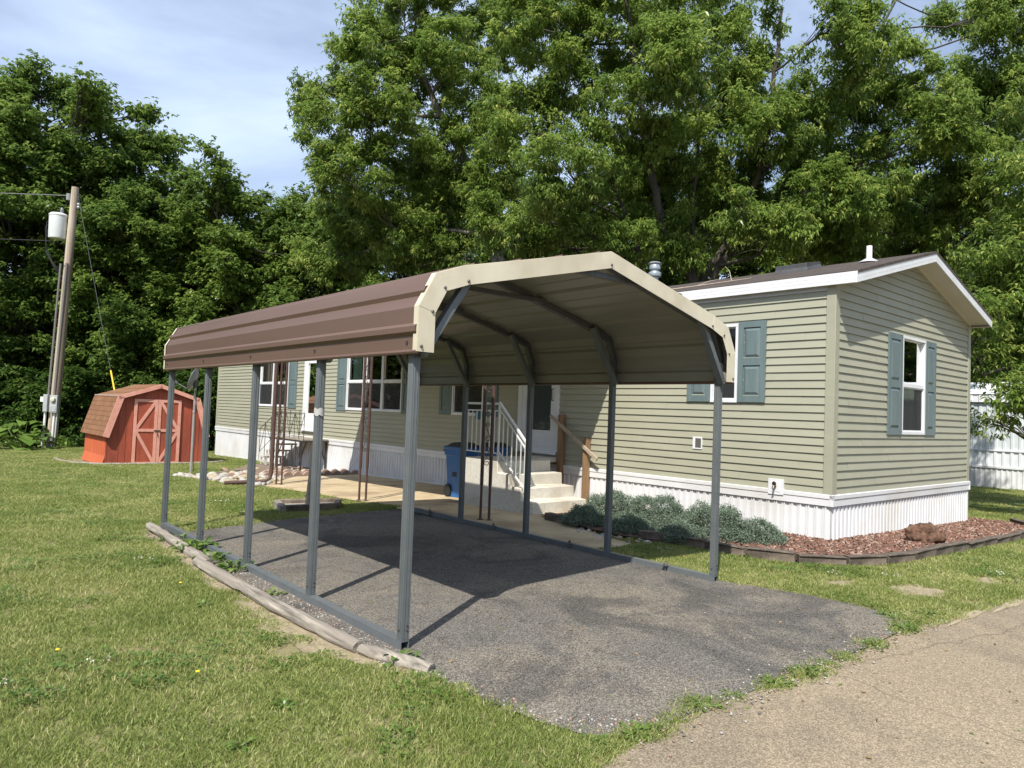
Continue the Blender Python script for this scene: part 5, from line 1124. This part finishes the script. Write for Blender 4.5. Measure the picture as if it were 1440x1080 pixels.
for (x, y, lab) in [(-1.83,.98,'yellow dandelion farthest left in the lawn'),(-1.27,.15,'yellow dandelion nearest the bottom of the lawn'),(-.75,2.3,'yellow dandelion beside the dirt along the log')]:
    t = thing('dandelion', lab, 'flower', (x, y, 0), 0, 'dandelions in the lawn'); m = MB(); m.tube([(0,0,0),(.005,0,.03),(.008,.004,.065)], .0025, 5); m.build('stem', mat_stem, t)
    m = MB(); m.lathe([(.003,.062),(.012,.067),(.0135,.071),(.008,.075),(.002,.076)], (.008,.004,0), 12); m.build('flower_head', M('dandelion_yellow', (.75,.52,.02), rough=.7), t)
for (x, y, w, h, lab) in [(4.98,3.05,.42,.42,'dark juniper shrub end nearest the porch steps'),(5.62,3.1,.62,.66,'blue green juniper mound behind the fourth leg post'),(5.72,2.35,.66,.70,'tallest blue green juniper mound against the skirting'),(5.05,2.25,.40,.36,'low shaded juniper mound in front of the row'),(5.75,1.45,.68,.66,'wide juniper mound behind the leg post nearest the road'),(5.18,1.55,.36,.34,'low shaded juniper mound by the edging stones'),(6.0,.95,.42,.44,'smallest juniper mound at the end below the hose faucet')]:
    t = thing('juniper_shrub', lab, 'shrub', (x, y, g(x,y)+.04), 0, 'junipers along the skirting')
    n = int(1500*(w/.5)**2); d = unit(rng.normal(size=(n,3))); d[:,2] = np.abs(d[:,2]); from_ = d*np.array([w*.90,w*.90,h*.60])*(.80+.20*rng.random((n,1))**.5)
    lump = .88+.15*np.sin(d[:,:1]*7+x*3)*np.cos(d[:,1:2]*7+y*5)+.10*np.sin(d[:,2:3]*9+x)+.07*np.sin(d[:,:1]*19+y)*np.sin(d[:,1:2]*17+x)*np.sin(d[:,2:3]*18); P_ = from_*lump
    k = np.repeat(np.arange(n), 11); sp_ = unit(d[k]*.5+rng.normal(size=(len(k),3))*.75); sp_[:,2] += .15
    bs_ = P_[k]+sp_*rng.uniform(-.02,.045,(len(k),1)); V = leaves(bs_, sp_, rng.uniform(.016,.032,len(k)), rng.uniform(.008,.014,len(k)), .1)
    quads_mesh('foliage', V, juniper_leaf, np.clip(rng.uniform(.1,.8,n)[k]+rng.normal(size=len(k))*.1, 0, 1), t)
    m = MB(); q = 0
    for i in range(0, n, 45): m.tube([(P_[i,0]*.1,P_[i,1]*.1,0), tuple(P_[i]*.55+np.array([0,0,-.02])), tuple(P_[i]*.85)], [.012,.008,.003], 4, cap=False)
    vs = []; rs = M('juniper_wood', (.06,.045,.03), (.13,.10,.07), 20, .9)
    m.build('stem', rs, t)

# ------------------------------------------------------------------ grass, chips, gravel
def grass_mat():
    m = bpy.data.materials.new('grass_blades'); m.use_nodes = True; nt = m.node_tree; N = nt.nodes; L = nt.links
    b = N['Principled BSDF']; b.inputs['Roughness'].default_value = .55; b.inputs['Specular IOR Level'].default_value = .3
    a = N.new('ShaderNodeAttribute'); a.attribute_name = 'tint'
    r = N.new('ShaderNodeValToRGB'); e = r.color_ramp.elements; e[0].color = (.12,.18,.036,1); e[1].color = (.50,.46,.23,1); k = e.new(.5); k.color = (.25,.295,.078,1); k = e.new(.8); k.color = (.39,.40,.16,1)
    ge = N.new('ShaderNodeNewGeometry'); n = N.new('ShaderNodeTexNoise'); n.inputs['Scale'].default_value = .9; n.inputs['Detail'].default_value = 5; n.inputs['Roughness'].default_value = .6; L.new(ge.outputs['Position'], n.inputs['Vector'])
    mr = N.new('ShaderNodeMapRange'); mr.inputs['From Min'].default_value = .36; mr.inputs['From Max'].default_value = .68; mr.inputs['To Min'].default_value = -.20; mr.inputs['To Max'].default_value = .30; mr.clamp = True; L.new(n.outputs['Fac'], mr.inputs[0])
    ad = N.new('ShaderNodeMath'); ad.operation = 'ADD'; L.new(a.outputs['Fac'], ad.inputs[0]); L.new(mr.outputs[0], ad.inputs[1]); L.new(ad.outputs[0], r.inputs[0])
    L.new(r.outputs[0], b.inputs['Base Color']); t = N.new('ShaderNodeBsdfTranslucent'); L.new(r.outputs[0], t.inputs['Color']); x = N.new('ShaderNodeMixShader'); x.inputs[0].default_value = .3
    L.new(b.outputs[0], x.inputs[1]); L.new(t.outputs[0], x.inputs[2]); L.new(x.outputs[0], N['Material Output'].inputs[0]); return m
gm = grass_mat(); tufts = []
for k in range(6):
    n = 58; a = rng.random(n)*2*np.pi; r_ = .075*rng.random(n)**.5; base = np.stack([r_*np.cos(a), r_*np.sin(a), np.full(n,-.004)], 1); b2_ = rng.random(n)*2*np.pi; lean = rng.uniform(.25,1.25,n)
    dv = np.stack([np.cos(b2_)*lean, np.sin(b2_)*lean, np.ones(n)], 1); T = np.clip(rng.normal(.42,.16,n), 0, 1); T[rng.random(n) < .095] = .95
    V = leaves(base, dv, rng.uniform(.024,.055,n), rng.uniform(.0030,.0052,n), .3); tufts.append(quads_mesh('grass_tuft_%d' % k, V, gm, T))
n = 26; a = rng.random(n)*2*np.pi; r_ = .08*rng.random(n)**.5; base = np.stack([r_*np.cos(a), r_*np.sin(a), rng.uniform(.008,.03,n)], 1); dv = np.stack([np.cos(a), np.sin(a), rng.normal(size=n)*.3+.3], 1)
tufts.append(quads_mesh('grass_tuft_6', leaves(base, dv, rng.uniform(.018,.03,n), rng.uniform(.014,.022,n), .1, side=dv+np.array([0,0,9.0])), weed_leaf, rng.uniform(.2,.7,n)))
n = 7; base = np.stack([rng.uniform(-.07,.07,n), rng.uniform(-.07,.07,n), rng.uniform(.035,.05,n)], 1); V = np.concatenate([leaves(base, rng.normal(size=(n,3)), .010, .010, .1) for _ in range(5)])
tufts.append(quads_mesh('grass_tuft_7', V, M('clover_white', (.62,.58,.52), rough=.7), np.zeros(len(V))))
N_ = 260000; half = R(47); ang = rng.uniform(-half, half, N_); u_ = rng.random(N_); d0, d1 = 1.6, 50.0; dd = d0+(d1-d0)*u_**1.75
fa = math.atan2(fw.x, fw.y); gx = CAMP[0]+dd*np.sin(fa+ang); gy = CAMP[1]+dd*np.cos(fa+ang)
dens = N_/(2*half)*(1/1.75)*((dd-d0)/(d1-d0)+1e-9)**(1/1.75-1)/(d1-d0)/dd           # tufts per square metre here
want = np.where(dd < 6, 420, 420*(6/np.maximum(dd, 6))**1.25); keep = rng.random(N_) < np.clip(want/dens, 0, 1)
jx = gx+rng.normal(size=N_)*.025; jy = gy+rng.normal(size=N_)*.025
for pl in (DRIVE, ROAD, PATIO, MULCH, ROCKBED, HOUSE, SHEDF): keep &= ~inpoly(jx, jy, pl)
keep &= ~inpoly(jx, jy, LOGSTRIP) | ((rng.random(N_) < .30) & (jx < -.38))
keep &= ~inpoly(gx, gy, C4)
keep &= ~((gx > 24.8) & (gx < 30)); keep &= gy < 37.2-(gx+6)*.55+1
from mathutils import noise as mnoise
for (x, y, r_) in [(5.05,-1.35,.28),(-2.3,1.0,.12),(4.75,-.75,.14),(-.60,.35,.16),(6.3,-1.6,.16)]:
    dq = np.hypot((gx-x)*.7, gy-y); keep &= (dq > r_) | (rng.random(N_) < np.clip((dq/r_)**3*.5, .04, 1))
idx_ = np.nonzero(keep)[0]; gx, gy, dd = gx[idx_], gy[idx_], dd[idx_]; nG = len(idx_)
bare = np.array([mnoise.noise(Vector((x*1.1, y*1.1, 3))) for x, y in zip(gx, gy)]); kk = rng.random(nG) < np.clip(1.25-.8*np.maximum(bare-.05, 0)*2, .55, 1); gx, gy, dd, bare = gx[kk], gy[kk], dd[kk], bare[kk]; nG = len(gx)
JW = [(.30,-1.76,36,.10),(.02,-1.74,50,.12),(.87,-1.74,24,.08),(1.15,-1.77,5,.07),(1.5,-1.81,30,.10),(1.85,-1.83,26,.10),(2.1,-1.83,8,.08),(2.9,-1.85,10,.06),(3.5,-1.82,30,.10),(3.85,-1.72,50,.13),(4.1,-1.85,40,.12),(2.4,-1.84,10,.08),(.6,-1.77,14,.1)]
ex = np.concatenate([x+rng.normal(size=n_)*s_*.8 for x, y, n_, s_ in JW]); ey = np.concatenate([y+rng.normal(size=n_)*.035 for x, y, n_, s_ in JW])
gx = np.concatenate([gx, ex]); gy = np.concatenate([gy, ey]); dd = np.hypot(gx-CAMP[0], gy-CAMP[1]); nG = len(gx)
sc = np.clip((dd/6)**.55, 1, 3.2)*rng.uniform(.75,1.2,nG); clump = np.array([mnoise.noise(Vector((x*.7+9, y*.7, 8))) for x, y in zip(gx, gy)]); hz = (.85+.4*np.clip(clump, -.6, 1))*np.clip((6/np.maximum(dd,6))**.35, .5, 1)
ix = rng.integers(0, 6, nG); wd = np.array([mnoise.noise(Vector((x*.9-5, y*.9, 20))) for x, y in zip(gx, gy)]); ix = np.where((wd > .16) & (rng.random(nG) < .22), 6, ix); ix = np.where((wd > .1) & (rng.random(nG) < .005) & (dd < 16), 7, ix)
pts = np.stack([gx, gy, [g(x, y) for x, y in zip(gx, gy)]], 1); rot = np.stack([rng.normal(size=nG)*.06, rng.normal(size=nG)*.06, rng.random(nG)*6.28], 1)
o = scatter('lawn_grass', pts, rot, np.stack([sc, sc, sc*hz], 1), ix, tufts, [gm])
chip_ms = [M('chip_red', (.165,.075,.05), (.245,.125,.09), 18, .9), M('chip_brown', (.10,.058,.04), (.175,.105,.075), 18, .9), M('chip_pale', (.30,.215,.165), (.40,.30,.24), 18, .9)]
def chip(nm, mt, s):
    m = MB(); q = random; m.add([(q.uniform(-1,-.6)*s, -.35*s, 0), (q.uniform(.6,1)*s, -.3*s, .05*s), (q.uniform(.5,1)*s, .35*s, 0), (q.uniform(-1,-.5)*s, .3*s, .06*s)]+[(q.uniform(-.7,-.4)*s, -.2*s, .3*s), (q.uniform(.4,.7)*s, -.2*s, .28*s), (q.uniform(.3,.6)*s, .2*s, .3*s), (q.uniform(-.7,-.4)*s, .2*s, .26*s)], [(4,5,6,7),(0,1,5,4),(1,2,6,5),(2,3,7,6),(3,0,4,7)]); return m.build(nm, mt, smooth=False)
chips = [chip('chip_%d' % i, chip_ms[[0,1,0,2,1,0][i]], .028) for i in range(6)]
def fill(n, box, poly, dz):
    x = rng.uniform(box[0], box[1], n); y = rng.uniform(box[2], box[3], n); k = inpoly(x, y, poly); x, y = x[k], y[k]; return np.stack([x, y, np.array([g(a, b) for a, b in zip(x, y)])+dz], 1)
pts = fill(15000, (4.9,13.4,-.75,1.7), MULCH, .052); k = ~inpoly(pts[:,0], pts[:,1], HOUSE); pts = pts[k]; n = len(pts); s1 = rng.uniform(.6,1.5,n)
scatter('bark_mulch', pts, np.stack([rng.normal(size=n)*.45, rng.normal(size=n)*.45, rng.random(n)*6.28], 1), np.stack([s1]*3, 1), rng.integers(0, 6, n), chips)
grav = []
for i in range(5):
    o = bpy.data.objects.new('gravel_%d' % i, rock_mesh('gravel_%d' % i, .007, [stone_ms[2],stone_ms[3],M('dark_gravel',(.10,.09,.08),(.2,.18,.16),30,.9)][i%3], 50+i, 1, .3, (1.2,.9,.6))); COL.objects.link(o); grav.append(o)
strip1 = [(-.28,-.5),(-.10,-.5),(-.04,.3),(-.035,5.5),(-.3,5.5),(-.3,3)]; p1 = fill(2600, (-.3,0,-.5,5.5), strip1, .012)[:1100]
t_ = rng.random(260); p2 = np.stack([np.interp(t_, [0,.25,.55,1], [-.2,-.1,.0,.5]), np.interp(t_, [0,.25,.55,1], [0,-.7,-1.4,-1.78]), np.full(260, .012)], 1)+rng.normal(size=(260,3))*np.array([.05,.05,0])
x3 = rng.uniform(.2,4.2,420); p3 = np.stack([x3, -1.82+rng.normal(size=420)*.09, np.full(420,.014)], 1)
x4 = rng.uniform(-.1,4,500); p4 = np.stack([x4, rng.uniform(-1.7,5.4,500), np.full(500,.013)], 1)
pts = np.concatenate([p1, p2, p3, p4]); n = len(pts); s1 = rng.uniform(.4,1.5,n); s1[-500:] *= .55
scatter('loose_gravel', pts, np.stack([rng.random(n)*.5, rng.random(n)*.5, rng.random(n)*6.28], 1), np.stack([s1]*3, 1), rng.integers(0, 5, n), grav)

# crumbs of bark, leaf and twig lying about on the pavement
lm = [M('dry_leaf', (.20,.13,.06), (.30,.21,.10), 20, .8), M('twig_brown', (.10,.07,.045), (.17,.125,.08), 20, .9), M('green_bit', (.10,.15,.03), (.16,.2,.05), 20, .7)]
bits = []
for i in range(4):
    m = MB(); a = .012 if i != 1 else .004; b = .018 if i != 1 else .035
    m.add([(-b,0,.001),(0,a,.004),(b,0,.002),(0,-a,.003),(-b,0,.003),(0,a,.007),(b,0,.004),(0,-a,.005)], [(3,2,1,0),(4,5,6,7),(0,1,5,4),(1,2,6,5),(2,3,7,6),(3,0,4,7)]); bits.append(m.build('litter_%d' % i, lm[[0,1,2,0][i]], smooth=False))
P1 = fill(260, (-.1,4,-1.8,6), DRIVE, .012); P2 = fill(200, (3.3,7,1.7,13), PATIO, .024); P3 = fill(420, (-1,12,-5,-1.9), ROAD, .008); x = rng.uniform(-.1,3.6,260); P4 = np.stack([x, 5.95-.02*x+rng.normal(size=260)*.06-.25*(x<.6), np.full(260,-.03)], 1)
pts = np.concatenate([P1, P2, P3]); n = len(pts); s1 = rng.uniform(.35,1.1,n)
scatter('leaf_litter', pts, np.stack([rng.normal(size=n)*.15, rng.normal(size=n)*.15, rng.random(n)*6.28], 1), np.stack([s1]*3, 1), rng.integers(0, 4, n), bits)
